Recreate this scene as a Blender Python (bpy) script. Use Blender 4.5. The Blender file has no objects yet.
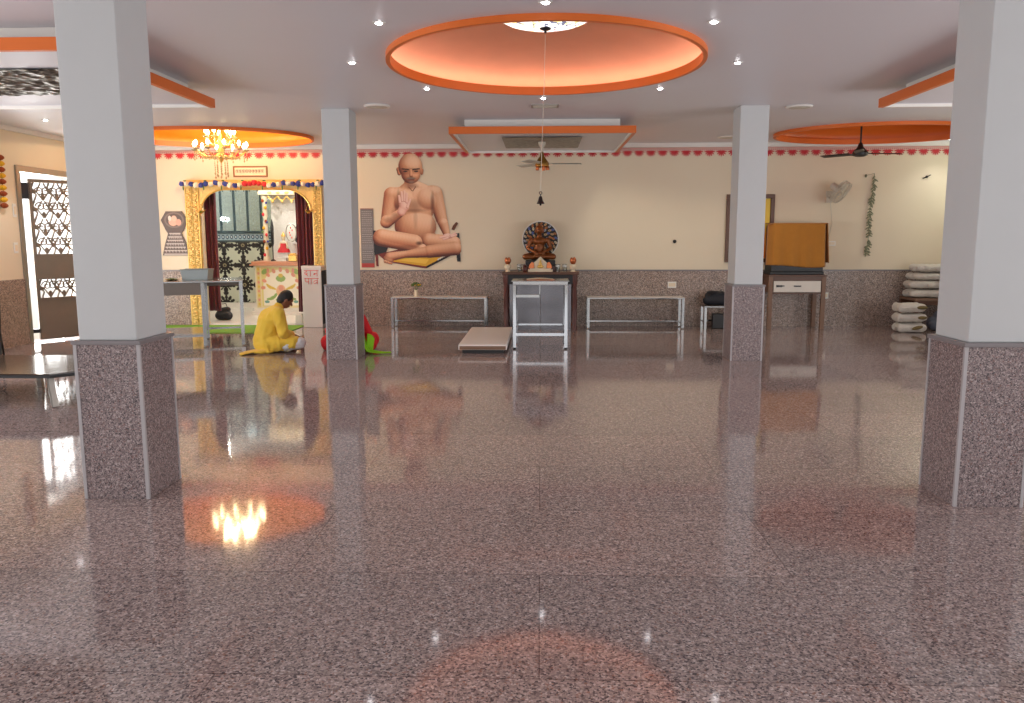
import bpy, bmesh, math, random
import numpy as np
from mathutils import Vector, Matrix, Euler, noise
random.seed(7)
C = bpy.context.scene.collection
PI = math.pi
sc = bpy.context.scene

# ------------------------------------------------------------------ materials
def srgb(r, g, b):
    f = lambda c: c/12.92 if c <= .04045 else ((c+.055)/1.055)**2.4
    return (f(r/255), f(g/255), f(b/255))

def new_mat(name):
    m = bpy.data.materials.new(name); m.use_nodes = True
    nt = m.node_tree
    return m, nt, nt.nodes['Principled BSDF']

def N(nt, t, **kw):
    n = nt.nodes.new(t)
    for k, v in kw.items(): setattr(n, k, v)
    return n

def mat(name, col, rough=.5, metal=0., spec=.5, var=.06, scale=6., bump=0., bscale=40., coat=0., trans=0., sheen=0.):
    """plain surface with a little noise variation in colour and optional bump"""
    m, nt, b = new_mat(name)
    tc = N(nt, 'ShaderNodeTexCoord')
    nz = N(nt, 'ShaderNodeTexNoise'); nz.inputs['Scale'].default_value = scale; nz.inputs['Detail'].default_value = 4
    nt.links.new(tc.outputs['Object'], nz.inputs['Vector'])
    mx = N(nt, 'ShaderNodeMix', data_type='RGBA')
    mx.inputs['A'].default_value = (*[c*(1-var) for c in col], 1)
    mx.inputs['B'].default_value = (*[min(1, c*(1+var)) for c in col], 1)
    nt.links.new(nz.outputs['Fac'], mx.inputs['Factor'])
    nt.links.new(mx.outputs['Result'], b.inputs['Base Color'])
    b.inputs['Roughness'].default_value = rough; b.inputs['Metallic'].default_value = metal
    b.inputs['Specular IOR Level'].default_value = spec
    b.inputs['Coat Weight'].default_value = coat
    b.inputs['Transmission Weight'].default_value = trans
    b.inputs['Sheen Weight'].default_value = sheen
    if bump:
        n2 = N(nt, 'ShaderNodeTexNoise'); n2.inputs['Scale'].default_value = bscale; n2.inputs['Detail'].default_value = 3
        nt.links.new(tc.outputs['Object'], n2.inputs['Vector'])
        bp = N(nt, 'ShaderNodeBump'); bp.inputs['Strength'].default_value = bump; bp.inputs['Distance'].default_value = .01
        nt.links.new(n2.outputs['Fac'], bp.inputs['Height']); nt.links.new(bp.outputs['Normal'], b.inputs['Normal'])
    return m

def emit(name, col, strength):
    m, nt, b = new_mat(name)
    b.inputs['Base Color'].default_value = (*col, 1)
    b.inputs['Emission Color'].default_value = (*col, 1); b.inputs['Emission Strength'].default_value = strength
    return m

def granite(name, tones, scale=85., rough=.2, slabs=None, spec=.5, ior=1.5):
    """speckled polished stone: random tone per grain, with larger clouding; slabs=(length,row) adds joints"""
    m, nt, b = new_mat(name)
    tc = N(nt, 'ShaderNodeTexCoord')
    v = N(nt, 'ShaderNodeTexVoronoi'); v.inputs['Scale'].default_value = scale
    nt.links.new(tc.outputs['Object'], v.inputs['Vector'])
    sep = N(nt, 'ShaderNodeSeparateColor'); nt.links.new(v.outputs['Color'], sep.inputs['Color'])
    r = N(nt, 'ShaderNodeValToRGB'); r.color_ramp.interpolation = 'CONSTANT'
    els = r.color_ramp.elements
    while len(els) < len(tones): els.new(.5)
    for e, (p, c) in zip(els, tones): e.position = p; e.color = (*c, 1)
    nt.links.new(sep.outputs['Red'], r.inputs['Fac'])
    nz = N(nt, 'ShaderNodeTexNoise'); nz.inputs['Scale'].default_value = scale*.28; nz.inputs['Detail'].default_value = 3
    nt.links.new(tc.outputs['Object'], nz.inputs['Vector'])
    mr = N(nt, 'ShaderNodeMapRange'); mr.inputs['From Min'].default_value = .3; mr.inputs['From Max'].default_value = .7
    mr.inputs['To Min'].default_value = .72; mr.inputs['To Max'].default_value = 1.25
    nt.links.new(nz.outputs['Fac'], mr.inputs['Value'])
    mul = N(nt, 'ShaderNodeMix', data_type='RGBA', blend_type='MULTIPLY'); mul.inputs['Factor'].default_value = 1
    nt.links.new(r.outputs['Color'], mul.inputs['A']); nt.links.new(mr.outputs['Result'], mul.inputs['B'])
    out = mul.outputs['Result']
    if slabs:
        bk = N(nt, 'ShaderNodeTexBrick'); bk.offset = .5
        bk.inputs['Scale'].default_value = 1; bk.inputs['Brick Width'].default_value = slabs[0]; bk.inputs['Row Height'].default_value = slabs[1]
        bk.inputs['Mortar Size'].default_value = .0035; bk.inputs['Mortar Smooth'].default_value = .2
        bk.inputs['Color1'].default_value = (.9, .9, .9, 1); bk.inputs['Color2'].default_value = (1.1, 1.07, 1.05, 1); bk.inputs['Mortar'].default_value = (.55, .5, .5, 1)
        nt.links.new(tc.outputs['Object'], bk.inputs['Vector'])
        m2 = N(nt, 'ShaderNodeMix', data_type='RGBA', blend_type='MULTIPLY'); m2.inputs['Factor'].default_value = 1
        nt.links.new(out, m2.inputs['A']); nt.links.new(bk.outputs['Color'], m2.inputs['B']); out = m2.outputs['Result']
        n3 = N(nt, 'ShaderNodeTexNoise'); n3.inputs['Scale'].default_value = 1.3; n3.inputs['Detail'].default_value = 5
        nt.links.new(tc.outputs['Object'], n3.inputs['Vector'])
        m3 = N(nt, 'ShaderNodeMapRange'); m3.inputs['To Min'].default_value = rough*.7; m3.inputs['To Max'].default_value = rough*1.35
        nt.links.new(n3.outputs['Fac'], m3.inputs['Value']); nt.links.new(m3.outputs['Result'], b.inputs['Roughness'])
    else:
        b.inputs['Roughness'].default_value = rough
    nt.links.new(out, b.inputs['Base Color'])
    b.inputs['Specular IOR Level'].default_value = spec; b.inputs['IOR'].default_value = ior
    return m

def print_mat(name, rough=.5):
    """a printed or painted picture: colours come from the mesh's colour attribute"""
    m, nt, b = new_mat(name)
    a = N(nt, 'ShaderNodeVertexColor'); a.layer_name = 'print'
    nt.links.new(a.outputs['Color'], b.inputs['Base Color']); b.inputs['Roughness'].default_value = rough
    return m

M = {}
M['paint'] = mat('white_pillar_paint', srgb(195, 197, 198), .6, var=.02, bump=.03, bscale=90)
M['cream'] = mat('cream_wall_paint', srgb(232, 218, 193), .65, var=.03, scale=1.4, bump=.03, bscale=60)
M['ceil'] = mat('ceiling_paint', srgb(226, 223, 228), .42, var=.02, scale=1.)
M['white'] = mat('white_gloss_paint', srgb(236, 232, 226), .4, var=.02)
M['orange'] = mat('orange_paint', srgb(226, 112, 36), .42, var=.04)
M['dome'] = mat('dome_orange_paint', srgb(218, 150, 116), .5, var=.08, scale=3.5)
gr_t = [(0, srgb(74, 66, 70)), (.14, srgb(112, 98, 100)), (.36, srgb(136, 120, 120)), (.62, srgb(152, 136, 135)), (.84, srgb(176, 162, 160)), (.95, srgb(128, 94, 88))]
M['granite'] = granite('pillar_granite', gr_t, 160, .3)
gr_w = [(0, srgb(78, 68, 66)), (.16, srgb(128, 112, 106)), (.38, srgb(158, 138, 126)), (.62, srgb(176, 158, 146)), (.85, srgb(196, 182, 172)), (.95, srgb(140, 104, 88))]
M['granite_wall'] = granite('wall_granite', gr_w, 120, .3, slabs=(1.9, 5))
fl_t = [(0, srgb(92, 82, 84)), (.14, srgb(134, 119, 118)), (.40, srgb(158, 141, 138)), (.65, srgb(175, 157, 152)), (.88, srgb(194, 180, 176)), (.96, srgb(146, 114, 104))]
M['floor'] = granite('floor_granite', fl_t, 125, .065, slabs=(2.4, .92), spec=.42, ior=1.5)
M['strip'] = mat('pale_stone_edge', srgb(176, 172, 174), .3)
M['ledge'] = mat('grey_stone_ledge', srgb(128, 122, 124), .3)
M['steel'] = mat('stainless_steel', srgb(150, 150, 150), .2, 1., var=.03, bump=.02, bscale=120)
M['chrome'] = mat('polished_steel', srgb(168, 169, 172), .1, 1., var=.02)
M['dull_steel'] = mat('dull_steel', srgb(170, 165, 158), .4, .9, var=.05)
M['steel_sheet'] = mat('steel_sheet', srgb(214, 204, 196), .45, .55, var=.05, scale=2)
M['black'] = mat('black_plastic', srgb(24, 23, 25), .45)
M['dark_metal'] = mat('dark_metal', srgb(42, 40, 42), .35, .6)
M['dark_gate'] = mat('grey_painted_iron', srgb(128, 116, 102), .5, .2, var=.08)
M['wood'] = mat('brown_wood', srgb(96, 62, 44), .4, var=.2, scale=9)
M['red_wood'] = mat('red_brown_wood', srgb(88, 42, 34), .35, var=.2, scale=9)
M['old_wood'] = mat('worn_wood', srgb(128, 98, 78), .5, var=.2, scale=9)
M['glossy_table'] = mat('glossy_dark_top', srgb(60, 46, 38), .12, var=.15, spec=.6)
M['white_panel'] = mat('white_laminate', srgb(226, 218, 206), .35)
M['cream_panel'] = mat('cream_laminate', srgb(238, 230, 226), .3, var=.02)
M['gold'] = mat('gold_paint', srgb(228, 190, 112), .4, .25, var=.25, scale=22, bump=.5, bscale=50)
M['gold_trim'] = mat('gold_trim', srgb(236, 198, 112), .3, .5)
M['brass'] = mat('brass', srgb(206, 160, 86), .25, .9)
M['maroon'] = mat('maroon_cloth', srgb(92, 16, 40), .8, var=.12, sheen=.3)
M['orange_cloth'] = mat('ochre_cloth', srgb(182, 120, 40), .85, var=.08, scale=12, bump=.25, bscale=160, sheen=.2)
M['green_mat'] = mat('green_carpet', srgb(102, 150, 42), .95, var=.12, scale=30, bump=.4, bscale=300)
M['marble'] = mat('white_marble', srgb(232, 228, 222), .25, var=.05, scale=3)
M['skin'] = mat('brown_skin', srgb(132, 84, 60), .5, var=.05)
M['hair'] = mat('black_hair', srgb(16, 13, 13), .5, var=.2, scale=40, bump=.5, bscale=140)
M['yellow_cloth'] = mat('yellow_cotton', srgb(234, 194, 66), .85, var=.10, scale=9, bump=1., bscale=13, sheen=.2)
M['white_cloth'] = mat('white_cotton', srgb(226, 224, 226), .85, var=.05, bump=.4, bscale=22)
M['red_cloth'] = mat('red_cotton', srgb(204, 22, 34), .8, var=.08, bump=.4, bscale=18)
M['lime_cloth'] = mat('lime_green_cloth', srgb(140, 200, 24), .8, var=.08, bump=.4, bscale=18)
M['bag_cloth'] = mat('black_bag_cloth', srgb(30, 32, 40), .7, var=.2, bump=.5, bscale=40)
M['blue_cloth'] = mat('slate_blue_cloth', srgb(92, 98, 112), .8, var=.2, bump=.5, bscale=30)
M['bundle'] = mat('off_white_bundle', srgb(214, 208, 198), .85, var=.08, bump=.5, bscale=26)
M['khaki'] = mat('khaki_cloth', srgb(120, 104, 66), .85, var=.1)
M['bronze'] = mat('copper_brown_statue', srgb(126, 70, 30), .28, .45, var=.12)
M['ivory'] = mat('ivory_paint', srgb(236, 220, 192), .4)
M['copper'] = mat('copper', srgb(190, 110, 70), .3, .8)
M['glass'] = mat('clear_glass', srgb(235, 240, 240), .05, trans=.9, var=0)
M['leaf'] = mat('green_leaf', srgb(76, 104, 44), .6, var=.2)
M['dry_leaf'] = mat('dried_leaf', srgb(122, 124, 98), .7, var=.25, scale=12)
M['marigold'] = mat('yellow_marigold', srgb(232, 178, 36), .8, var=.15, bump=.8, bscale=90)
M['rust_flower'] = mat('rust_marigold', srgb(150, 66, 24), .8, var=.15, bump=.8, bscale=90)
M['blue_flower'] = mat('blue_paper_flower', srgb(44, 62, 150), .7, bump=.8, bscale=90)
M['white_flower'] = mat('white_paper_flower', srgb(236, 226, 206), .7, bump=.8, bscale=90)
M['red_flower'] = mat('red_paper_flower', srgb(216, 50, 60), .7, bump=.8, bscale=90)
M['border_red'] = mat('red_border_paint', srgb(200, 44, 54), .6)
M['border_pink'] = mat('pink_border_band', srgb(214, 150, 150), .6)
M['red_letter'] = mat('red_letter_paint', srgb(226, 66, 56), .5)
M['dark_letter'] = mat('dark_letter_paint', srgb(70, 60, 58), .5)
M['frame_brown'] = mat('brown_picture_moulding', srgb(132, 88, 48), .4, var=.15)
M['mirror'] = mat('mirror_mosaic', srgb(168, 190, 196), .12, .9, var=.3, scale=30, bump=.6, bscale=26)
M['mirror_dark'] = mat('dark_mosaic', srgb(70, 90, 100), .2, .7, var=.4, scale=30)
M['silver'] = mat('beaten_silver', srgb(246, 244, 240), .3, .25, var=.12, scale=30, bump=.8, bscale=45)
M['fan_white'] = mat('fan_off_white', srgb(206, 200, 186), .4)
M['switch'] = mat('white_switch_plastic', srgb(238, 236, 230), .35)
M['teal_steel'] = mat('blue_grey_tin', srgb(160, 168, 168), .35, .4)
M['apron_steel'] = mat('brown_grey_steel', srgb(112, 104, 98), .4, .5, var=.1)  # even brownish grey, darker than the other steel
M['door_steel'] = mat('dark_polished_steel', srgb(104, 102, 106), .22, .85)
M['lit_orange'] = mat('chandelier_lit_orange', srgb(246, 158, 48), .42, var=.04)  # dome orange with the chandelier's golden glow put into the colour
M['glitter'] = mat('hammered_silver_sheet', srgb(112, 110, 104), .3, .85, var=.5, scale=16, bump=1., bscale=7)
M['grey_patt'] = mat('grey_patterned_sheet', srgb(158, 152, 142), .5, .3, var=.6, scale=18, bump=.6, bscale=22)
M['ground'] = mat('pale_concrete', srgb(220, 214, 204), .8)
M['print'] = print_mat('printed_picture')
M['print_gloss'] = print_mat('painted_tile', .25)
M['led'] = emit('white_led', (1, .97, 1.0), 30)
M['cove'] = emit('cove_strip', (1., .90, .72), 10)
M['flame'] = emit('candle_bulb', (1., .78, .42), 26)
M['shrine_bulb'] = emit('shrine_bulb', (1., .95, .85), 40)
M['tube'] = emit('tube_lamp', (.92, 1., .86), 14)
M['crystal_glow'] = None
def crystal():
    m, nt, b = new_mat('lit_crystal_mosaic')
    tc = N(nt, 'ShaderNodeTexCoord')
    v = N(nt, 'ShaderNodeTexVoronoi'); v.inputs['Scale'].default_value = 26
    nt.links.new(tc.outputs['Object'], v.inputs['Vector'])
    s = N(nt, 'ShaderNodeSeparateColor'); nt.links.new(v.outputs['Color'], s.inputs['Color'])
    r = N(nt, 'ShaderNodeValToRGB'); r.color_ramp.interpolation = 'CONSTANT'
    for _ in range(3): r.color_ramp.elements.new(.5)
    for e, (p, c) in zip(r.color_ramp.elements, [(0, (.12, .13, .2, 1)), (.2, (.9, .75, .3, 1)), (.33, (1, 1, .95, 1)), (.75, (.75, .8, .85, 1)), (.9, (1, 1, 1, 1))]):
        e.position = p; e.color = c
    nt.links.new(s.outputs['Red'], r.inputs['Fac'])
    nt.links.new(r.outputs['Color'], b.inputs['Base Color']); nt.links.new(r.outputs['Color'], b.inputs['Emission Color'])
    b.inputs['Emission Strength'].default_value = 1.6; b.inputs['Roughness'].default_value = .15
    return m
M['crystal_glow'] = crystal()
M['crystal'] = mat('amber_crystal', srgb(250, 228, 180), .1, trans=.5, var=.1)

# ------------------------------------------------------------------ mesh builder
class MB:
    def __init__(s): s.v = []; s.f = []
    def add(s, vs, fs):
        b = len(s.v); s.v += [tuple(p) for p in vs]; s.f += [tuple(b+i for i in f) for f in fs]; return s
    def box(s, x0, y0, z0, x1, y1, z1):
        vs = [(x0,y0,z0),(x1,y0,z0),(x1,y1,z0),(x0,y1,z0),(x0,y0,z1),(x1,y0,z1),(x1,y1,z1),(x0,y1,z1)]
        return s.add(vs, [(0,3,2,1),(4,5,6,7),(0,1,5,4),(1,2,6,5),(2,3,7,6),(3,0,4,7)])
    def bar(s, p0, p1, w, h=None, up=(0,0,1)):
        h = h or w; p0 = Vector(p0); p1 = Vector(p1); d = (p1-p0).normalized(); u = Vector(up)
        if abs(d.dot(u)) > .98: u = Vector((1,0,0))
        a = d.cross(u).normalized(); c = a.cross(d).normalized()
        vs = []
        for p in (p0, p1):
            for sa, sb in ((-1,-1),(1,-1),(1,1),(-1,1)): vs.append(p + a*sa*w/2 + c*sb*h/2)
        return s.add(vs, [(0,1,2,3),(7,6,5,4),(0,4,5,1),(1,5,6,2),(2,6,7,3),(3,7,4,0)])
    def tube(s, path, r, n=10, close=False, caps=True):
        P = [Vector(p) for p in path]; R = r if isinstance(r, (list, tuple)) else [r]*len(P)
        rings = []; prev = None
        for i, p in enumerate(P):
            if close: d = P[(i+1) % len(P)] - P[i-1]
            else: d = P[min(i+1, len(P)-1)] - P[max(i-1, 0)]
            d = d.normalized() if d.length > 1e-9 else Vector((0,0,1))
            if prev is None:
                u = Vector((0,0,1)) if abs(d.z) < .9 else Vector((1,0,0)); a = d.cross(u).normalized()
            else:
                a = prev - d*prev.dot(d); a = a.normalized() if a.length > 1e-6 else d.orthogonal().normalized()
            prev = a; c = d.cross(a)
            rings.append([p + (a*math.cos(2*PI*k/n) + c*math.sin(2*PI*k/n))*R[i] for k in range(n)])
        b = len(s.v)
        for rg in rings: s.v += [tuple(q) for q in rg]
        m = len(rings)
        for i in range(m if close else m-1):
            j = (i+1) % m
            for k in range(n): s.f.append((b+i*n+k, b+i*n+(k+1)%n, b+j*n+(k+1)%n, b+j*n+k))
        if caps and not close:
            s.f.append(tuple(b+k for k in reversed(range(n)))); s.f.append(tuple(b+(m-1)*n+k for k in range(n)))
        return s
    def cyl(s, p0, p1, r, r1=None, n=16): return s.tube([p0, p1], [r, r if r1 is None else r1], n)
    def lathe(s, prof, c=(0,0,0), n=32, sx=1., sy=1., closed=False):
        """prof: (radius, z); sx, sy stretch the circle to an ellipse"""
        b = len(s.v); m = len(prof)
        for r, z in prof:
            for k in range(n): s.v.append((c[0]+r*sx*math.cos(2*PI*k/n), c[1]+r*sy*math.sin(2*PI*k/n), c[2]+z))
        for i in range(m if closed else m-1):
            j = (i+1) % m
            for k in range(n): s.f.append((b+i*n+k, b+i*n+(k+1)%n, b+j*n+(k+1)%n, b+j*n+k))
        return s
    def ball(s, c, r, n=12, m=8, rot=None):
        rx, ry, rz = r if isinstance(r, (tuple, list)) else (r, r, r)
        c = Vector(c); vs = []; fs = []
        R = rot if rot is not None else Matrix.Identity(3)
        vs.append(c + R @ Vector((0,0,-rz)))
        for i in range(1, m):
            t = -PI/2 + PI*i/m
            for k in range(n): vs.append(c + R @ Vector((rx*math.cos(t)*math.cos(2*PI*k/n), ry*math.cos(t)*math.sin(2*PI*k/n), rz*math.sin(t))))
        vs.append(c + R @ Vector((0,0,rz)))
        for k in range(n): fs.append((0, 1+(k+1)%n, 1+k))
        for i in range(m-2):
            for k in range(n): fs.append((1+i*n+k, 1+i*n+(k+1)%n, 1+(i+1)*n+(k+1)%n, 1+(i+1)*n+k))
        t = len(vs)-1; o = 1+(m-2)*n
        for k in range(n): fs.append((o+k, o+(k+1)%n, t))
        return s.add(vs, fs)
    def caps(s, p0, p1, r0, r1, n=14):
        """tapered round-ended limb"""
        p0 = Vector(p0); p1 = Vector(p1); d = (p1-p0).normalized()
        path = []; rr = []
        for k in range(0, 5):
            t = PI/2*k/4; path.append(p0 - d*r0*math.cos(t)*.999); rr.append(max(r0*math.sin(t), r0*.02))
        for k in range(0, 5):
            t = PI/2*k/4; path.append(p1 + d*r1*math.sin(t)*.999); rr.append(max(r1*math.cos(t), r1*.02))
        return s.tube(path, rr, n)
    def prism(s, poly, f, d):
        """poly of 2-D points, f maps (a,b) to 3-D, d is the extrusion vector"""
        n = len(poly); d = Vector(d); A = [Vector(f(*p)) for p in poly]; B = [p+d for p in A]
        return s.add(A+B, [tuple(range(n)), tuple(reversed(range(n, 2*n)))] + [(i, n+i, n+(i+1)%n, (i+1)%n) for i in range(n)])
    def grid(s, fn, nu, nv):
        b = len(s.v)
        for i in range(nu+1):
            for j in range(nv+1): s.v.append(tuple(fn(i/nu, j/nv)))
        for i in range(nu):
            for j in range(nv): a = b+i*(nv+1)+j; s.f.append((a, a+nv+1, a+nv+2, a+1))
        return s
    def mesh(s, name):
        me = bpy.data.meshes.new(name); me.from_pydata(s.v, [], s.f); me.validate(); me.update()
        bm = bmesh.new(); bm.from_mesh(me); bmesh.ops.recalc_face_normals(bm, faces=bm.faces); bm.to_mesh(me); bm.free()
        return me

def link(name, me, m, parent=None, smooth=False, loc=None):
    o = bpy.data.objects.new(name, me); C.objects.link(o)
    if m is not None and not me.materials: me.materials.append(m)
    if parent is not None: o.parent = parent
    if loc is not None: o.location = loc
    if smooth:
        me.polygons.foreach_set('use_smooth', [True]*len(me.polygons))
        try: me.set_sharp_from_angle(angle=math.radians(40))
        except Exception: pass
    return o

def obj(name, mb, m, parent=None, smooth=False, bevel=0., solid=0., label=None, loc=None):
    o = link(name, mb.mesh(name), m, parent, smooth, loc)
    if solid:
        md = o.modifiers.new('thickness', 'SOLIDIFY'); md.thickness = solid; md.offset = 0
    if bevel:
        md = o.modifiers.new('edge', 'BEVEL'); md.width = bevel; md.segments = 2; md.limit_method = 'ANGLE'
    if label: o['label'] = label
    return o

def tag(o, label, cat, group=None, kind=None):
    o['label'] = label; o['category'] = cat
    if group: o['group'] = group
    if kind: o['kind'] = kind
    return o

def thing(name, label, cat, loc=(0,0,0), rz=0., group=None, kind=None):
    o = bpy.data.objects.new(name, None); C.objects.link(o)
    o.location = loc; o.rotation_euler = (0, 0, rz); o.empty_display_size = .1
    return tag(o, label, cat, group, kind)

def dup(root, loc, label, rz=None, group=None):
    r = root.copy(); C.objects.link(r); r.location = loc; r['label'] = label
    if rz is not None: r.rotation_euler = (0, 0, rz)
    if group: r['group'] = group
    for ch in list(root.children):
        c = ch.copy(); C.objects.link(c); c.parent = r
        for g in list(ch.children):
            d = g.copy(); C.objects.link(d); d.parent = c
    return r

def struct(name, mb, m, label, cat, parent=None, **kw):
    o = obj(name, mb, m, parent, **kw)
    if parent is None: tag(o, label, cat, kind='structure')
    return o

def blob(name, mb, m, parent=None, voxel=.01, smooth=4, wrinkle=None):
    """one continuous surface grown around overlapping round shapes"""
    me = mb.mesh(name + '_raw'); o = bpy.data.objects.new(name + '_raw', me); C.objects.link(o)
    r = o.modifiers.new('remesh', 'REMESH'); r.mode = 'VOXEL'; r.voxel_size = voxel
    if smooth:
        sm = o.modifiers.new('smooth', 'SMOOTH'); sm.factor = .5; sm.iterations = smooth
    dg = bpy.context.evaluated_depsgraph_get(); dg.update()
    out = bpy.data.meshes.new_from_object(o.evaluated_get(dg)); out.name = name
    bpy.data.objects.remove(o); bpy.data.meshes.remove(me)
    out.materials.clear()
    if wrinkle:             # real creases: push the surface in and out along stretched noise
        amp, fr, st = wrinkle
        for v in out.vertices:
            p = Vector((v.co.x*fr*st[0], v.co.y*fr*st[1], v.co.z*fr*st[2]))
            k = noise.noise(p)+.5*noise.noise(p*2.1+Vector((3, 1, 7)))
            v.co += v.normal*amp*(1-2.4*abs(k))
        out.update()
    return link(name, out, m, parent, smooth=True)

# ------------------------------------------------------------------ picture painter (for things that are flat prints or painted tiles)
class Art:
    def __init__(s, w, h, res, bg=None):
        s.w, s.h = w, h; s.nx = int(round(w/res)); s.ny = int(round(h/res))
        s.c = np.zeros((s.ny, s.nx, 3)); s.a = np.zeros((s.ny, s.nx), bool)
        s.X, s.Y = np.meshgrid((np.arange(s.nx)+.5)/s.nx*w, (np.arange(s.ny)+.5)/s.ny*h)    # y grows downward
        if bg is not None: s.c[:] = srgb(*bg); s.a[:] = True
    def put(s, mask, col):
        if isinstance(col, tuple): s.c[mask] = srgb(*col)
        else: s.c[mask] = col[mask]
        s.a |= mask; return s
    def only(s, mask): s.a &= mask; return s
    def inpoly(s, pts):
        m = np.zeros_like(s.a); n = len(pts)
        for i in range(n):
            x0, y0 = pts[i]; x1, y1 = pts[(i+1) % n]
            if y0 == y1: continue
            c = ((y0 > s.Y) != (y1 > s.Y)) & (s.X < (x1-x0)*(s.Y-y0)/(y1-y0)+x0); m ^= c
        return m
    def poly(s, pts, col): return s.put(s.inpoly(pts), col)
    def inell(s, cx, cy, rx, ry, ang=0.):
        ca, sa = math.cos(ang), math.sin(ang); dx = s.X-cx; dy = s.Y-cy
        return ((dx*ca+dy*sa)/rx)**2 + ((-dx*sa+dy*ca)/ry)**2 < 1
    def ell(s, cx, cy, rx, ry, col, ang=0.): return s.put(s.inell(cx, cy, rx, ry, ang), col)
    def seg(s, p, q, r, col):
        (x0, y0), (x1, y1) = p, q; L = (x1-x0)**2+(y1-y0)**2+1e-12
        t = np.clip(((s.X-x0)*(x1-x0)+(s.Y-y0)*(y1-y0))/L, 0, 1)
        return s.put((s.X-x0-t*(x1-x0))**2+(s.Y-y0-t*(y1-y0))**2 < r*r, col)
    def ramp(s, k, stops):
        out = np.zeros((*k.shape, 3)); xs = [p for p, _ in stops]; cs = np.array([srgb(*c) for _, c in stops])
        for i in range(3): out[..., i] = np.interp(k, xs, cs[:, i])
        return out
    def limb(s, p, q, r0, r1, stops, lx=.25, ly=-.45):
        (x0, y0), (x1, y1) = p, q; L = (x1-x0)**2+(y1-y0)**2+1e-12
        t = np.clip(((s.X-x0)*(x1-x0)+(s.Y-y0)*(y1-y0))/L, 0, 1); r = r0+(r1-r0)*t
        dx = (s.X-x0-t*(x1-x0))/r; dy = (s.Y-y0-t*(y1-y0))/r; d2 = dx*dx+dy*dy
        nz = np.sqrt(np.clip(1-d2, 0, 1))
        return s.put(d2 < 1, s.ramp(.2+nz*.55+dx*lx*.8+dy*ly*.8, stops))
    def round_(s, cx, cy, rx, ry, stops, lx=.2, ly=-.3, ang=0.):
        ca, sa = math.cos(ang), math.sin(ang); ex = s.X-cx; ey = s.Y-cy
        dx = (ex*ca+ey*sa)/rx; dy = (-ex*sa+ey*ca)/ry; d2 = dx*dx+dy*dy
        nz = np.sqrt(np.clip(1-d2, 0, 1))
        return s.put(d2 < 1, s.ramp(.2+nz*.55+dx*lx*.8+dy*ly*.8, stops))
    def mesh(s, name):
        idx = -np.ones((s.ny, s.nx), int); idx[s.a] = np.arange(s.a.sum())
        vs = np.stack([s.X[s.a]-s.w/2, np.zeros(s.a.sum()), s.h-s.Y[s.a]], 1)
        q = s.a[:-1, :-1] & s.a[1:, :-1] & s.a[:-1, 1:] & s.a[1:, 1:]
        ii = idx[:-1, :-1][q]; ir = idx[:-1, 1:][q]; dd = idx[1:, :-1][q]; dr = idx[1:, 1:][q]
        me = bpy.data.meshes.new(name)
        me.from_pydata(vs.tolist(), [], np.stack([ii, dd, dr, ir], 1).tolist())
        at = me.color_attributes.new('print', 'FLOAT_COLOR', 'POINT')
        col = np.ones((len(vs), 4)); col[:, :3] = s.c[s.a]
        at.data.foreach_set('color', col.ravel()); me.update()
        return me
    def make(s, name, parent=None, loc=(0,0,0), thick=.01, rz=0., m=None):
        o = link(name, s.mesh(name), m or M['print'], parent, loc=loc); o.rotation_euler = (0, 0, rz)
        md = o.modifiers.new('thickness', 'SOLIDIFY'); md.thickness = thick; md.offset = -1
        return o
#@@SETTING
# ------------------------------------------------------------------ setting
XL, XR, YB, YF, ZC = -7.8, 7.75, 14.65, -3.2, 3.215     # side walls, back wall, front, ceiling
ZR = 4.1                                               # roof slab
fl = struct('floor', MB().box(XL-.2, YF, -.12, XR+.2, YB+.02, 0), M['floor'], 'polished speckled granite floor of the whole hall', 'floor')
struct('ground_outside', MB().box(XL-14, -2, -.2, XL-.2, 26, -.06), M['ground'], 'pale sunlit ground outside the side door', 'ground')
struct('roof', MB().box(XL-.25, YF, ZR, XR+.25, 18.4, ZR+.1), M['ceil'], 'roof slab hidden above the ceiling', 'roof')

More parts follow.
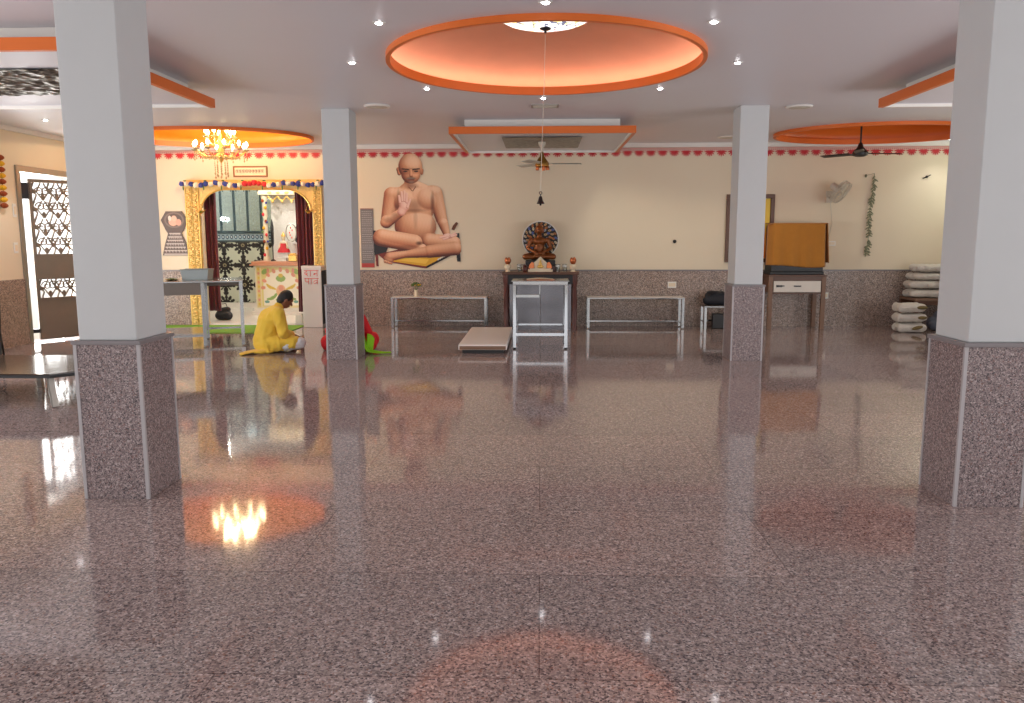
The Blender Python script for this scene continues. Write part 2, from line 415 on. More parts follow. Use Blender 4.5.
DOMES = [(.04, 7.78, 1.435, 1.57), (-5.28, 13.27, 1.57, 1.25), (5.30, 13.27, 1.57, 1.25)]
def ceiling_mesh():
    mb = MB(); n = 96
    xs = [XL, -7.1, -3.4, -1.8, 1.9, 3.4, 7.1, XR]
    # rectangles that hold an elliptical hole, everything else plain
    holes = []
    for (cx, cy, a, b), (x0, x1) in zip(DOMES, ((-1.8, 1.9), (-7.1, -3.4), (3.4, 7.1))):
        y0, y1 = (6.0, 9.7) if cy < 10 else (11.0, YB)
        holes.append((x0, x1, y0, y1))
        ring = []; rim = []
        for k in range(n):
            t = 2*PI*k/n; dx, dy = math.cos(t), math.sin(t)
            ring.append((cx+a*dx, cy+b*dy, ZC))
            ex, ey = a*dx, b*dy
            sx = ((x1 if ex > 0 else x0)-cx)/ex if abs(ex) > 1e-6 else 1e9
            sy = ((y1 if ey > 0 else y0)-cy)/ey if abs(ey) > 1e-6 else 1e9
            q = min(sx, sy); rim.append((cx+ex*q, cy+ey*q, ZC))
        mb.add(ring+rim, [(k, (k+1) % n, n+(k+1) % n, n+k) for k in range(n)])
        for (qx, qy) in ((x0, y0), (x1, y0), (x1, y1), (x0, y1)):      # corner slivers
            best = sorted(range(n), key=lambda k: (rim[k][0]-qx)**2+(rim[k][1]-qy)**2)[:2]
            mb.add([rim[best[0]], rim[best[1]], (qx, qy, ZC)], [(0, 1, 2)])
    ys = sorted({YF, 6.0, 9.7, 11.0, YB})
    for i in range(len(xs)-1):
        for j in range(len(ys)-1):
            mx, my = (xs[i]+xs[i+1])/2, (ys[j]+ys[j+1])/2
            if any(h[0] < mx < h[1] and h[2] < my < h[3] for h in holes): continue
            mb.add([(xs[i], ys[j], ZC), (xs[i+1], ys[j], ZC), (xs[i+1], ys[j+1], ZC), (xs[i], ys[j+1], ZC)], [(0, 1, 2, 3)])
    return mb
struct('ceiling', ceiling_mesh(), M['ceil'], 'flat painted ceiling with three round coves', 'ceiling')

# walls
OX0, OX1, OZ = -6.14, -4.11, 2.5          # shrine opening
w = struct('wall_back', MB().box(XL, YB, 0, OX0, YB+.14, ZR).box(OX1, YB, 0, XR, YB+.14, ZR).box(OX0, YB, OZ, OX1, YB+.14, ZR), M['cream'],
           'cream painted back wall with granite dado', 'wall')
obj('granite_dado', MB().box(XL, YB-.02, 0, -6.42, YB, .985).box(-3.9, YB-.02, 0, XR, YB, .985), M['granite_wall'], w, label='speckled granite cladding')
obj('dado_ledge', MB().box(XL, YB-.035, .985, -6.42, YB, 1.01).box(-3.9, YB-.035, .985, XR, YB, 1.01), M['ledge'], w)
DY0, DY1, DZ = 12.02, 13.55, 2.62        # doorway in the side wall
w = struct('wall_left', MB().box(XL-.2, YF, 0, XL, 1.0, ZR).box(XL-.2, 1.0, 0, XL, 9.4, .5).box(XL-.2, 1.0, 2.6, XL, 9.4, ZR).box(XL-.2, 4.9, .5, XL, 5.4, 2.6).box(XL-.2, 9.4, 0, XL, DY0, ZR).box(XL-.2, DY1, 0, XL, YB+.25, ZR).box(XL-.2, DY0, DZ, XL, DY1, ZR), M['cream'],  # two unseen window openings added here for fill light
           'cream painted side wall with the open doorway', 'wall')
obj('granite_dado', MB().box(XL, YF, 0, XL+.02, 1.0, .985).box(XL, 1.0, 0, XL+.02, 9.4, .5).box(XL, 9.4, 0, XL+.02, DY0-.03, .985).box(XL, DY1+.03, 0, XL+.02, YB-.02, .985), M['granite_wall'], w, label='speckled granite cladding')
w = struct('wall_right', MB().box(XR, YF, 0, XR+.2, 1.0, ZR).box(XR, 1.0, 0, XR+.2, 9.4, .5).box(XR, 1.0, 2.6, XR+.2, 9.4, ZR).box(XR, 4.9, .5, XR+.2, 5.4, 2.6).box(XR, 9.4, 0, XR+.2, YB+.25, ZR), M['cream'], 'cream painted side wall behind the big pillars', 'wall')  # matching unseen window openings, also added for fill
obj('granite_dado', MB().box(XR-.02, YF, 0, XR, 1.0, .985).box(XR-.02, 1.0, 0, XR, 9.4, .5).box(XR-.02, 9.4, 0, XR, YB-.02, .985), M['granite_wall'], w, label='speckled granite cladding')
# open front of the hall, behind the viewer: low wall, lintel and piers with three wide bays of daylight
mb = MB().box(XL-.2, YF-.2, 0, XR+.2, YF, .25).box(XL-.2, YF-.2, 2.75, XR+.2, YF, ZR)
for x in (XL-.2, -2.8, 2.4, XR-.2): mb.box(x, YF-.2, .25, x+.4, YF, 2.75)
struct('wall_front', mb, M['cream'], 'front wall with three wide open bays', 'wall')

struct('trim_1', MB().box(XL, YB-.07, 3.145, XR, YB, ZC), M['white'], 'white cornice along the top of the back wall', 'cornice')
struct('trim_2', MB().box(XL, YF, 3.15, XL+.06, YB-.07, ZC), M['white'], 'white cornice along the top of the side wall', 'cornice')
# lotus border below the cornice
mb = MB(); x = XL+.1
while x < XR-.1:
    for q in range(7):
        t = PI+PI*(q+.5)/7; d = .052; pts = []
        for k in range(10):
            e = 2*PI*k/10; ex, ey = .049*math.cos(e), .0115*math.sin(e)
            pts.append((x+d*math.cos(t)+ex*math.cos(t)-ey*math.sin(t), 3.086+d*1.05*math.sin(t)+ex*math.sin(t)+ey*math.cos(t)))
        mb.prism(pts, lambda a, b: (a, YB-.001, b), (0, -.005-.0004*q, 0))
    x += .205
lb = struct('trim_3', mb, M['border_red'], 'border of red lotus motifs along the top of the back wall', 'border')
mb = MB(); x = XL+.02
mb.box(XL, YB-.006, 3.125, XR, YB-.001, 3.14)
while x < XR-.04: mb.box(x, YB-.008, 3.088, x+.022, YB-.001, 3.118); x += .0342
obj('dotted_band', mb, M['border_pink'], lb)

# pillars
def pillar(x0, y0, label):
    r = thing('pillar', label, 'pillar', (x0, y0, 0), kind='structure', group='square hall pillars')
    W, D, HG = .40, .44, .985
    obj('shaft', MB().box(.022, .022, HG, W-.022, D-.022, ZC), M['paint'], r, bevel=.006)
    obj('granite_dado', MB().box(0, 0, 0, W, D, HG-.025), M['granite'], r, label='speckled granite cladding')
    obj('stone_ledge', MB().box(-.012, -.012, HG-.025, W+.012, D+.012, HG), M['ledge'], r, bevel=.003)
    for (cx, cy) in ((0, 0), (W, 0), (W, D), (0, D)):
        e = .016
        obj('corner_strip', MB().box(cx-(e if cx else .004), cy-(e if cy else .004), 0, cx+(e if not cx else .004), cy+(e if not cy else .004), HG-.026), M['strip'], r)
    return r
pillar(-2.811, 4.74, 'tall square pillar near the low dark table, with the widest granite base')
pillar(2.469, 4.74, 'tall square pillar cut off by the edge of the picture')
pillar(-2.811, 10.48, 'slimmer looking pillar beside the man in yellow')
pillar(2.469, 10.48, 'slimmer looking pillar in front of the orange draped cabinet')

# coves
def cove(cx, cy, a, b, label, lit, shell_m=None):
    r = thing('ceiling_dome', label, 'dome', (cx, cy, 0), kind='structure')
    ratio = b/a
    # rim: hanging lip, profile in (radius, z)
    obj('rim', MB().lathe([(a+.02, ZC+.002), (a+.02, 3.165), (a-.018, 3.165), (a-.018, 3.25), (a-.005, 3.25), (a-.005, 3.224), (a+.01, 3.224)], n=128, sy=ratio), M['orange'], r, smooth=True)
    tw = .17 if lit else .06
    prof = [(a+.0, 3.224), (a+tw, 3.224), (a+tw, 3.27)]
    for k in range(1, 15):
        t = PI/2*k/14; prof.append(((a+tw)*math.cos(t)+.0005, 3.27+.37*math.sin(t)))
    obj('shell', MB().lathe(prof, n=128, sy=ratio), M['dome'] if lit else shell_m or M['orange'], r, smooth=True)
    if lit:
        obj('cove_lamp', MB().lathe([(a+.10, 3.228), (a+.115, 3.236), (a+.10, 3.244), (a+.085, 3.236)], n=128, sy=ratio, closed=True), M['cove'], r, label='hidden strip lamp glowing behind the rim')
    return r
cove(*DOMES[0], 'large orange rimmed ceiling dome with glowing cove over the middle of the hall', True)
cove(*DOMES[1], 'orange ceiling dome that holds the lit chandelier', False, M['lit_orange'])
cove(*DOMES[2], 'dark orange ceiling dome that holds the black fan', False)

# hanging trays
def tray(x0, y0, x1, y1, zb, sheet, sheet_mat, label):
    r = thing('ceiling_tray', label, 'ceiling panel', ((x0+x1)/2, (y0+y1)/2, 0), kind='structure')
    X, Y = (x1-x0)/2, (y1-y0)/2; h = .095; f = .05
    mb = MB()
    mb.box(-X, -Y, zb, X, -Y+f, zb+h).box(-X, Y-.015, zb, X, Y, zb+h).box(-X, -Y+f, zb, -X+f, Y-.015, zb+h).box(X-f, -Y+f, zb, X, Y-.015, zb+h)
    obj('orange_rim', mb, M['orange'], r)
    e = f+.018; mb = MB()
    mb.box(-X+f, -Y+f, zb+.002, X-f, -Y+e, zb+h).box(-X+f, Y-e, zb-.002, X-f, Y-.015, zb+h).box(-X+f, -Y+e, zb+.002, -X+e, Y-e, zb+h).box(X-e, -Y+e, zb+.002, X-f, Y-e, zb+h)
    obj('inner_lip', mb, M['white'], r)
    obj('underside', MB().box(-X+e, -Y+e, zb+.03, X-e, Y-e, zb+.06), M['ceil'], r)
    obj('upper_tier', MB().box(-X+.2, -Y+.2, zb+h, X-.2, Y-.2, ZC-.001), M['white'], r, bevel=.004)
    a, b = sheet
    rn = np.random.default_rng(4); nu, nv = int(a*44), int(b*44); hz = rn.uniform(-.010, .010, (nu+1, nv+1)) if sheet_mat is M['glitter'] else rn.uniform(-.004, .004, (nu+1, nv+1))
    obj('ornament_sheet', MB().grid(lambda u, v: (-a+2*a*u, -b+2*b*v, zb+.016+hz[int(round(u*nu)), int(round(v*nv))]), nu, nv), sheet_mat, r, label='hammered metallic sheet let into the underside')
    return r
tray(-6.95, 6.23, -3.56, 9.02, 3.0, (1.15, .62), M['glitter'], 'square ceiling panel with orange rim and a shiny hammered silver sheet')
tray(-1.265, 11.38, 1.30, 14.02, 3.0, (.58, .72), M['grey_patt'], 'square ceiling panel with orange rim over the altar statue')
tray(3.72, 6.33, 7.1, 9.35, 3.0, (1.15, .62), M['grey_patt'], 'square ceiling panel with orange rim beside the big pillar near the wall fan side')

# side doorway: frame and iron leaf ajar
r = thing('door_1', 'grey iron gate leaf with scroll cut-outs standing ajar in the side doorway', 'door', (XL, DY0, 0), kind='structure')
fr = MB().box(-.2, -.03, 0, .03, .05, DZ+.05).box(-.2, DY1-DY0-.05, 0, .03, DY1-DY0+.03, DZ+.05).box(-.2, .05, DZ-.04, .03, DY1-DY0-.05, DZ+.05)
obj('door_frame', fr, M['dull_steel'], r)
lf = bpy.data.objects.new('door_leaf', None); C.objects.link(lf); lf.parent = r
lf.location = (.06, .17, 0); lf.rotation_euler = (0, 0, math.radians(52))
LW, LH = 1.0, 2.48
mb = MB().box(0, 0, .03, .05, .045, LH).box(LW-.05, 0, .03, LW, .045, LH).box(.05, 0, LH-.05, LW-.05, .045, LH).box(.05, 0, .03, LW-.05, .045, .08)
mb.box(.05, .01, .08, LW-.05, .03, .66).box(.05, .01, .98, LW-.05, .03, 1.33)
mb.box(.05, 0, .64, LW-.05, .045, .68).box(.05, 0, .96, LW-.05, .045, 1.0).box(.05, 0, 1.31, LW-.05, .045, 1.35)
obj('gate_sheet', mb, M['dark_gate'], lf)
def scroll(mb, cx, cz, s, flip=1, y=.02, turns=1.4):
    path = []
    for k in range(26):
        t = k/25; ang = turns*2*PI*t; rr = s*(1-t*.8)
        path.append((cx+flip*rr*math.cos(ang), y, cz+rr*math.sin(ang)))
    mb.tube(path, .011, 5)
mb = MB()
for (z0, z1, rows) in ((.68, .96, 1), (1.35, 2.43, 4)):
    hh = (z1-z0)/rows
    for i in range(rows):
        cz = z0+hh*(i+.5)
        for cx in (.2, .4, .6, .8):
            s = min(hh*.33, .1)
            for fx in (-1, 1):
                scroll(mb, cx+fx*.045, cz+.045*((i+1) % 2), s*.8, fx)
                mb.tube([(cx, .02, cz-hh*.48), (cx+fx*.05, .02, cz-hh*.2), (cx+fx*.085, .02, cz), (cx+fx*.02, .02, cz+hh*.48)], .013, 5)
            mb.ball((cx, .02, cz-hh*.3), (.03, .014, .05), 8, 6)
        for cx in (.08, .3, .5, .7, .92):
            mb.tube([(cx, .02, cz-hh*.5), (cx+.03, .02, cz-hh*.2), (cx-.03, .02, cz+hh*.2), (cx, .02, cz+hh*.5)], .016, 5)
            mb.ball((cx, .02, cz), (.035, .014, .035), 8, 6)
obj('scrollwork', mb, M['dark_gate'], lf, smooth=True)
obj('hinge', MB().box(-.2, .0, .14, .02, .05, .2).box(-.2, 0, 2.18, .02, .05, 2.42), M['dark_metal'], lf)

# sanctum behind the opening
SY, SX0, SX1 = 18.0, -7.7, -3.3
struct('shrine_floor', MB().box(SX0, YB+.03, -.1, SX1, SY+.1, .02), M['marble'], 'white marble floor of the inner shrine room', 'floor')
w = struct('wall_shrine', MB().box(SX0, SY, 0, SX1, SY+.15, 3.3).box(SX0-.15, YB+.14, 0, SX0, SY, 3.3).box(SX1, YB+.14, 0, SX1+.15, SY, 3.3), M['white'], 'walls of the inner shrine room with mirror mosaic and flower tiles', 'wall')
struct('ceiling_shrine', MB().box(SX0, YB+.14, 3.1, SX1, SY, 3.2), M['white'], 'white ceiling of the inner shrine room', 'ceiling')
mb = MB(); mbd = MB()
for k in range(7):
    x0 = SX0+.03+k*.3; mb.box(x0, SY-.02, 1.74, x0+.25, SY, 2.98)
    mbd.box(x0+.25, SY-.03, 1.74, x0+.3, SY, 3.0)
    mbd.tube([(x0+.125+.09*math.cos(PI*j/10), SY-.024, 2.6+.2*math.sin(PI*j/10)) for j in range(11)], .012, 5)
obj('mirror_mosaic', mb, M['mirror'], w, label='blue-grey mirror mosaic panels')
mbd.box(SX0, SY-.03, 1.68, -5.6, SY, 1.74).box(SX0, SY-.03, 1.5, -5.6, SY, 1.53)
obj('mosaic_borders', mbd, M['mirror_dark'], w)
A = Art(2.1, .16, .012, (150, 172, 182))
for k in range(22):
    A.ell(.05+k*.096, .08, .036, .05, (52, 74, 96)); A.ell(.05+k*.096, .08, .015, .022, (210, 220, 220))
A.make('mosaic_frieze', w, (SX0+1.05, SY-.012, 1.525), .01, m=M['print_gloss'])
A = Art(2.1, 1.36, .0105, (200, 204, 186))
def rosette(A, cx, cy, s, kind):
    dk = (34, 30, 32)
    if kind:
        for k in range(12):
            t = 2*PI*k/12; A.ell(cx+s*.66*math.cos(t), cy+s*.66*math.sin(t), s*.36, s*.19, dk, t)
            A.ell(cx+s*.95*math.cos(t), cy+s*.95*math.sin(t), s*.14, s*.14, dk)
        A.ell(cx, cy, s*.42, s*.42, dk); A.ell(cx, cy, s*.2, s*.2, (150, 140, 110)); A.ell(cx, cy, s*.1, s*.1, dk)
        for k in range(12):
            t = 2*PI*(k+.5)/12; A.ell(cx+s*.62*math.cos(t), cy+s*.62*math.sin(t), s*.06, s*.06, (206, 212, 190))
    else:
        for k in range(4):
            t = PI/2*k
            A.ell(cx+s*.55*math.cos(t), cy+s*.55*math.sin(t), s*.34, s*.27, dk, t); A.ell(cx+s*.92*math.cos(t), cy+s*.92*math.sin(t), s*.22, s*.3, dk, t)
            t += PI/4; A.seg((cx, cy), (cx+s*.6*math.cos(t), cy+s*.6*math.sin(t)), s*.07, dk); A.ell(cx+s*.66*math.cos(t), cy+s*.66*math.sin(t), s*.15, s*.1, dk, t)
        A.ell(cx, cy, s*.3, s*.3, dk); A.ell(cx, cy, s*.12, s*.12, (190, 190, 160))
for i in range(5):
    for j in range(4):
        rosette(A, .2+i*.43, .08+j*.44, .2, (i+j) % 2 == 0)
A.make('flower_tiles', w, (SX0+1.05, SY-.012, .14), .01, m=M['print_gloss'])
# ------------------------------------------------------------------ ceiling fittings
def downlight(x, y, label, z=ZC, first=[None]):
    if first[0] is None:
        r = thing('ceiling_downlight', label, 'downlight', (x, y, z), group='small round ceiling downlights')
        obj('bezel', MB().lathe([(.028, -.002), (.05, -.003), (.052, -.008), (.03, -.01), (.026, -.006)], n=20, closed=True), M['white'], r, smooth=True)
        obj('lamp_lens', MB().ball((0, 0, -.008), (.027, .027, .012), 12, 6), M['led'], r, label='glowing white lens')
        first[0] = r; return r
    return dup(first[0], (x, y, z), label)
for x, y, l in ((-1.23, 6.39, 'lit downlight nearest the viewer on the chandelier side of the big orange dome'),
                (-1.76, 7.79, 'lit downlight level with the middle of the big dome, on the chandelier side'),
                (-1.25, 9.15, 'lit downlight behind the big dome, on the chandelier side'),
                (.03, 9.82, 'lit downlight just behind the far rim of the big dome, above the altar'),
                (1.31, 9.26, 'lit downlight behind the big dome, on the wall fan side'),
                (1.84, 7.95, 'lit downlight level with the middle of the big dome, on the wall fan side'),
                (1.31, 6.47, 'lit downlight nearest the viewer on the wall fan side of the big orange dome'),
                (.03, 5.9, 'lit downlight in front of the near rim of the big dome, at the picture top'),
                (-6.85, 11.3, 'lit downlight near the side door, half hidden by the big pillar'),
                (6.88, 14.2, 'lit downlight at the back beside the big pillar, past the black fan')):
    downlight(x, y, l)
fl_ = None
for x, y, l in ((-2.03, 10.3, 'unlit flat white ceiling light just past the pillar beside the monk picture'),
                (3.24, 10.6, 'unlit flat white ceiling light just past the pillar by the orange dome with the fan'),
                (3.05, 13.7, 'unlit flat white ceiling light close to the back wall border')):
    if fl_ is None:
        fl_ = thing('ceiling_light', l, 'ceiling light', (x, y, ZC), group='flat round unlit ceiling lights')
        obj('bezel', MB().lathe([(.0, -.002), (.16, -.002), (.165, -.012), (.15, -.024), (.13, -.022)], n=28), M['white'], fl_, smooth=True)
        obj('diffuser', MB().lathe([(.0005, -.03), (.08, -.028), (.13, -.02)], n=28), M['fan_white'], fl_, smooth=True)
    else: dup(fl_, (x, y, ZC), l)
r = thing('ceiling_vent', 'flat rectangular ceiling vent between the big dome and the hanging panel', 'vent', (.05, 10.42, ZC))
obj('vent_frame', MB().box(-.17, -.12, -.012, .17, -.1, -.001).box(-.17, .1, -.012, .17, .12, -.001).box(-.17, -.1, -.012, -.15, .1, -.001).box(.15, -.1, -.012, .17, .1, -.001), M['dull_steel'], r)
mb = MB()
for k in range(9): mb.box(-.15, -.092+k*.021, -.01, .15, -.083+k*.021, -.002)
obj('slats', mb, M['fan_white'], r)

# crystal bowl in the big dome, bell cord below it
r = thing('crystal_ceiling_bowl', 'shallow glittering crystal bowl light at the top of the big orange dome', 'ceiling light', (.04, 7.80, 0))
obj('bowl', MB().lathe([(.0005, 3.50), (.12, 3.505), (.25, 3.525), (.36, 3.555), (.43, 3.59), (.45, 3.615)], n=48), M['crystal_glow'], r, smooth=True)
obj('bowl_rim', MB().lathe([(.44, 3.612), (.462, 3.612), (.462, 3.628), (.44, 3.628)], n=48, closed=True), M['gold_trim'], r, smooth=True)
obj('finial_cap', MB().lathe([(.0005, 3.455), (.012, 3.46), (.012, 3.475), (.05, 3.488), (.055, 3.5), (.0005, 3.502)], n=20), M['dark_metal'], r, smooth=True)
r = thing('hanging_bell', 'small dark bell on a long thin cord below the middle of the big dome', 'bell', (.0, 7.85, 0))
obj('cord', MB().tube([(.04, 0, 3.455), (.03, 0, 3.0), (.01, 0, 2.4), (0, 0, 2.03)], .0022, 5), M['fan_white'], r)
obj('bell_body', MB().lathe([(.0005, 1.985), (.012, 1.98), (.018, 1.965), (.024, 1.94), (.036, 1.915), (.038, 1.91), (.033, 1.912)], n=20), M['dark_metal'], r, smooth=True)
obj('bell_hook', MB().tube([(0, 0, 1.985), (0, 0, 2.0)], .006, 6).tube([(.013*math.cos(2*PI*k/12), 0, 2.012+.013*math.sin(2*PI*k/12)) for k in range(12)], .004, 5, close=True), M['dark_metal'], r)
obj('clapper', MB().tube([(0, 0, 1.96), (0, 0, 1.91)], .003, 5).ball((0, 0, 1.903), .011, 8, 6), M['dark_metal'], r)

# ceiling fans
def fan(loc, ztop, zmot, m, body, label, ang, span=.62):
    r = thing('ceiling_fan', label, 'fan', (*loc, 0))
    obj('rod', MB().cyl((0, 0, zmot+.1), (0, 0, ztop), .014, n=10), m, r)
    obj('ceiling_cup', MB().lathe([(.02, ztop-.09), (.045, ztop-.06), (.06, ztop-.002), (.0005, ztop-.001)], n=20), m, r, smooth=True)
    if body == 'bell':
        obj('motor_housing', MB().lathe([(.0005, zmot+.17), (.02, zmot+.165), (.035, zmot+.10), (.075, zmot+.04), (.105, zmot+.0), (.105, zmot-.05), (.07, zmot-.07), (.0005, zmot-.075)], n=28), M['brass'], r, smooth=True)
        for k in range(5):
            t = 2*PI*k/5
            obj('lamp_cup', MB().lathe([(.006, .04), (.02, .02), (.028, -.03), (.024, -.045)], (.085*math.cos(t), .085*math.sin(t), zmot-.06), n=12), M['copper'], r, smooth=True)
    else:
        obj('motor_housing', MB().lathe([(.014, zmot+.16), (.03, zmot+.14), (.05, zmot+.08), (.10, zmot+.03), (.12, zmot-.0), (.115, zmot-.04), (.06, zmot-.06), (.0005, zmot-.062)], n=28), m, r, smooth=True)
    for k in range(3):
        t = ang+2*PI*k/3; d = Vector((math.cos(t), math.sin(t), 0)); n = Vector((-d.y, d.x, 0))
        def pt(u, v):
            s = .16+u*(span-.16); wd = .06+.012*math.sin(PI*u)
            return d*s + n*(v-.5)*2*wd + Vector((0, 0, zmot-.01+(v-.5)*.025))
        b = obj('blade', MB().grid(pt, 8, 3), m, r, smooth=True, solid=.006)
        obj('blade_iron', MB().bar(d*.1+Vector((0, 0, zmot-.012)), d*.2+Vector((0, 0, zmot-.012)), .045, .008), m, b)
    return r
fan((.02, 12.5), 3.01, 2.70, M['fan_white'], 'bell', 'pale ceiling fan with brass lamp cups hanging under the panel over the altar', .1, .6)
fan((5.04, 13.27), 3.63, 2.90, M['black'], 'plain', 'black ceiling fan hanging from the dark orange dome', .12, .68)

# chandelier
r = thing('chandelier', 'lit crystal chandelier with candle bulbs under the orange dome', 'chandelier', (-5.12, 13.1, .05))
obj('stem', MB().lathe([(.05, 3.63), (.012, 3.6), (.012, 3.2), (.03, 3.15), (.012, 3.1), (.03, 3.0), (.05, 2.93), (.02, 2.86), (.06, 2.82), (.03, 2.76), (.0005, 2.72)], n=16), M['gold_trim'], r, smooth=True)
for (n, R, zc, up) in ((10, .40, 2.90, .0), (7, .22, 3.10, .0)):
    for k in range(n):
        t = 2*PI*k/n+.2; d = Vector((math.cos(t), math.sin(t), 0))
        path = [d*(.03+(R-.03)*u)+Vector((0, 0, zc-.02-.09*math.sin(PI*u)+.04*u)) for u in [i/10 for i in range(11)]]
        arm = obj('arm', MB().tube(path, .008, 6), M['gold_trim'], r, smooth=True)
        e = path[-1]
        obj('drip_cup', MB().lathe([(.008, -.01), (.04, .005), (.05, .016), (.036, .012), (.012, .006)], e, n=14), M['crystal'], arm, smooth=True)
        obj('candle', MB().cyl(e, e+Vector((0, 0, .06)), .011, n=8), M['ivory'], arm)
        obj('flame_bulb', MB().lathe([(.004, .06), (.022, .075), (.027, .095), (.014, .13), (.0005, .15)], e, n=10), M['flame'], arm, smooth=True, label='glowing candle bulb')
        mb = MB()
        for q, zz in ((.0, -.03), (.0, -.065), (.0, -.10)):
            mb.ball(e+Vector((0, 0, zz)), (.011, .011, .016), 6, 5)
        mb.lathe([(.0005, -.165), (.016, -.14), (.0005, -.115)], e, n=6)
        obj('crystal_drop', mb, M['crystal'], arm)
for k in range(16):
    t = 2*PI*k/16; mb = MB()
    for q in range(6):
        rr = .3-.04*q+.02; mb.ball((rr*math.cos(t), rr*math.sin(t), 2.86-.016*q-.03*math.sin(q)), (.012, .012, .014), 6, 4)
    mb.tube([((.32-.04*q)*math.cos(t), (.32-.04*q)*math.sin(t), 2.86-.016*q-.03*math.sin(q)) for q in range(6)], .003, 4)
    obj('bead_string', mb, M['crystal'], r)
for k in range(10):
    t = 2*PI*k/10; Ls = .03*(k % 3); mb = MB()
    for q in range(4): mb.ball((.1*math.cos(t), .1*math.sin(t), 2.72-.035*q-Ls), (.01, .01, .015), 6, 4)
    mb.tube([(.1*math.cos(t), .1*math.sin(t), 2.76), (.1*math.cos(t), .1*math.sin(t), 2.56-Ls)], .003, 4)
    mb.lathe([(.0005, -.03), (.018, 0), (.0005, .03)], (.1*math.cos(t), .1*math.sin(t), 2.56-Ls), n=6)
    obj('crystal_pendant', mb, M['crystal'], r)

# ------------------------------------------------------------------ shrine gate, garland, curtains
r = thing('shrine_gate', 'carved golden arch framing the shrine doorway', 'gate', (-5.14, YB, 0))
def carved(x0, x1, z0, z1):
    mb = MB().box(x0, -.06, z0, x1, -.001, z1)
    k = 0; z = z0+.05
    while z < z1-.05:
        for j, fx in enumerate((.3, .7)):
            x = x0+(x1-x0)*(.5+(.22 if (k+j) % 2 else -.22)*(1 if j else .6))
            mb.ball((x, -.062, z+.02*j), (.032, .018, .022), 8, 5)
        mb.tube([(x0+(x1-x0)*(.5+.3*math.sin(k*1.3+u)), -.064, z+u*.02) for u in range(4)], .009, 5)
        z += .062; k += 1
    return mb
for x0, x1 in ((-1.24, -1.145), (-1.12, -1.03), (1.075, 1.13), (1.155, 1.205)):
    p = obj('pilaster', carved(x0, x1, .0, 2.5), M['gold'], r, smooth=True)
    obj('pilaster_edge', MB().box(x0-.018, -.07, 0, x0, -.001, 2.5).box(x1, -.07, 0, x1+.018, -.001, 2.5), M['gold_trim'], p)
obj('lintel', carved(-1.26, 1.23, 2.5, 2.62), M['gold'], r, smooth=True)
R0 = .42
def spand(sx):
    xe = -1.03 if sx < 0 else 1.072; pts = [(xe, 2.5), (xe, 2.05)]
    for k in range(13):
        t = PI/2*k/12; pts.append((xe-sx*.13-sx*(R0-.13+.0)*(1-math.cos(t))*1.0 if False else xe-sx*(.05+.46*(1-math.cos(t))), 2.05+.40*math.sin(t)))
    pts.append((pts[-1][0], 2.5))
    return MB().prism(pts, lambda a, b: (a, -.05, b), (0, .047, 0))
for sx in (-1, 1): obj('arch_spandrel', spand(sx), M['gold'], r)
obj('arch_head', MB().box(-.53, -.05, 2.445, .57, -.003, 2.5), M['gold'], r)
mb = MB()
arc = [(-.98+.46*(1-math.cos(PI/2*k/12)), -.055, 2.05+.40*math.sin(PI/2*k/12)) for k in range(13)]
arc += [(-p[0]+.042, p[1], p[2]) for p in reversed(arc)]
obj('arch_moulding', MB().tube(arc, .018, 6), M['gold_trim'], r, smooth=True)

r = thing('hanging_flower_garland', 'string of blue, white and red paper flowers over the shrine arch', 'garland', (-5.14, YB-.165, 2.52))
path = [(-1.30+2.62*u, 0, .03-.03*math.sin(PI*u*4)**2) for u in [i/60 for i in range(61)]]
obj('string', MB().tube(path, .006, 5), M['leaf'], r)
pat = 'bwbwbbwbwbwbwrrrrrwbwbwbbwbbwb'
for k, c in enumerate(pat):
    u = (k+.5)/len(pat); x = -1.30+2.62*u; z = .03-.03*math.sin(PI*u*4)**2+random.uniform(-.012, .012)
    mb = MB(); rr = .056*random.uniform(.9, 1.15)
    mb.ball((x, 0, z), (rr*.8, rr*.8, rr*.8), 10, 7)
    for j in range(14):
        t = random.uniform(0, 2*PI); p = random.uniform(-1, 1)
        mb.ball((x+rr*.6*math.cos(t)*math.cos(p), rr*.6*math.sin(t)*math.cos(p), z+rr*.6*math.sin(p)), rr*.38, 6, 4)
    obj('flower', mb, {'b': M['blue_flower'], 'w': M['white_flower'], 'r': M['red_flower']}[c], r, label={'b': 'blue flower', 'w': 'white flower', 'r': 'red flower'}[c])
mb = MB()
for k in range(8):
    x = -1.2+2.4*k/7+random.uniform(-.05, .05); mb.ball((x, -.03, -.05), (.014, .008, .045), 6, 5)
    mb.ball((x+.03, -.02, .075), (.03, .006, .014), 6, 5)
obj('leaves', mb, M['leaf'], r)

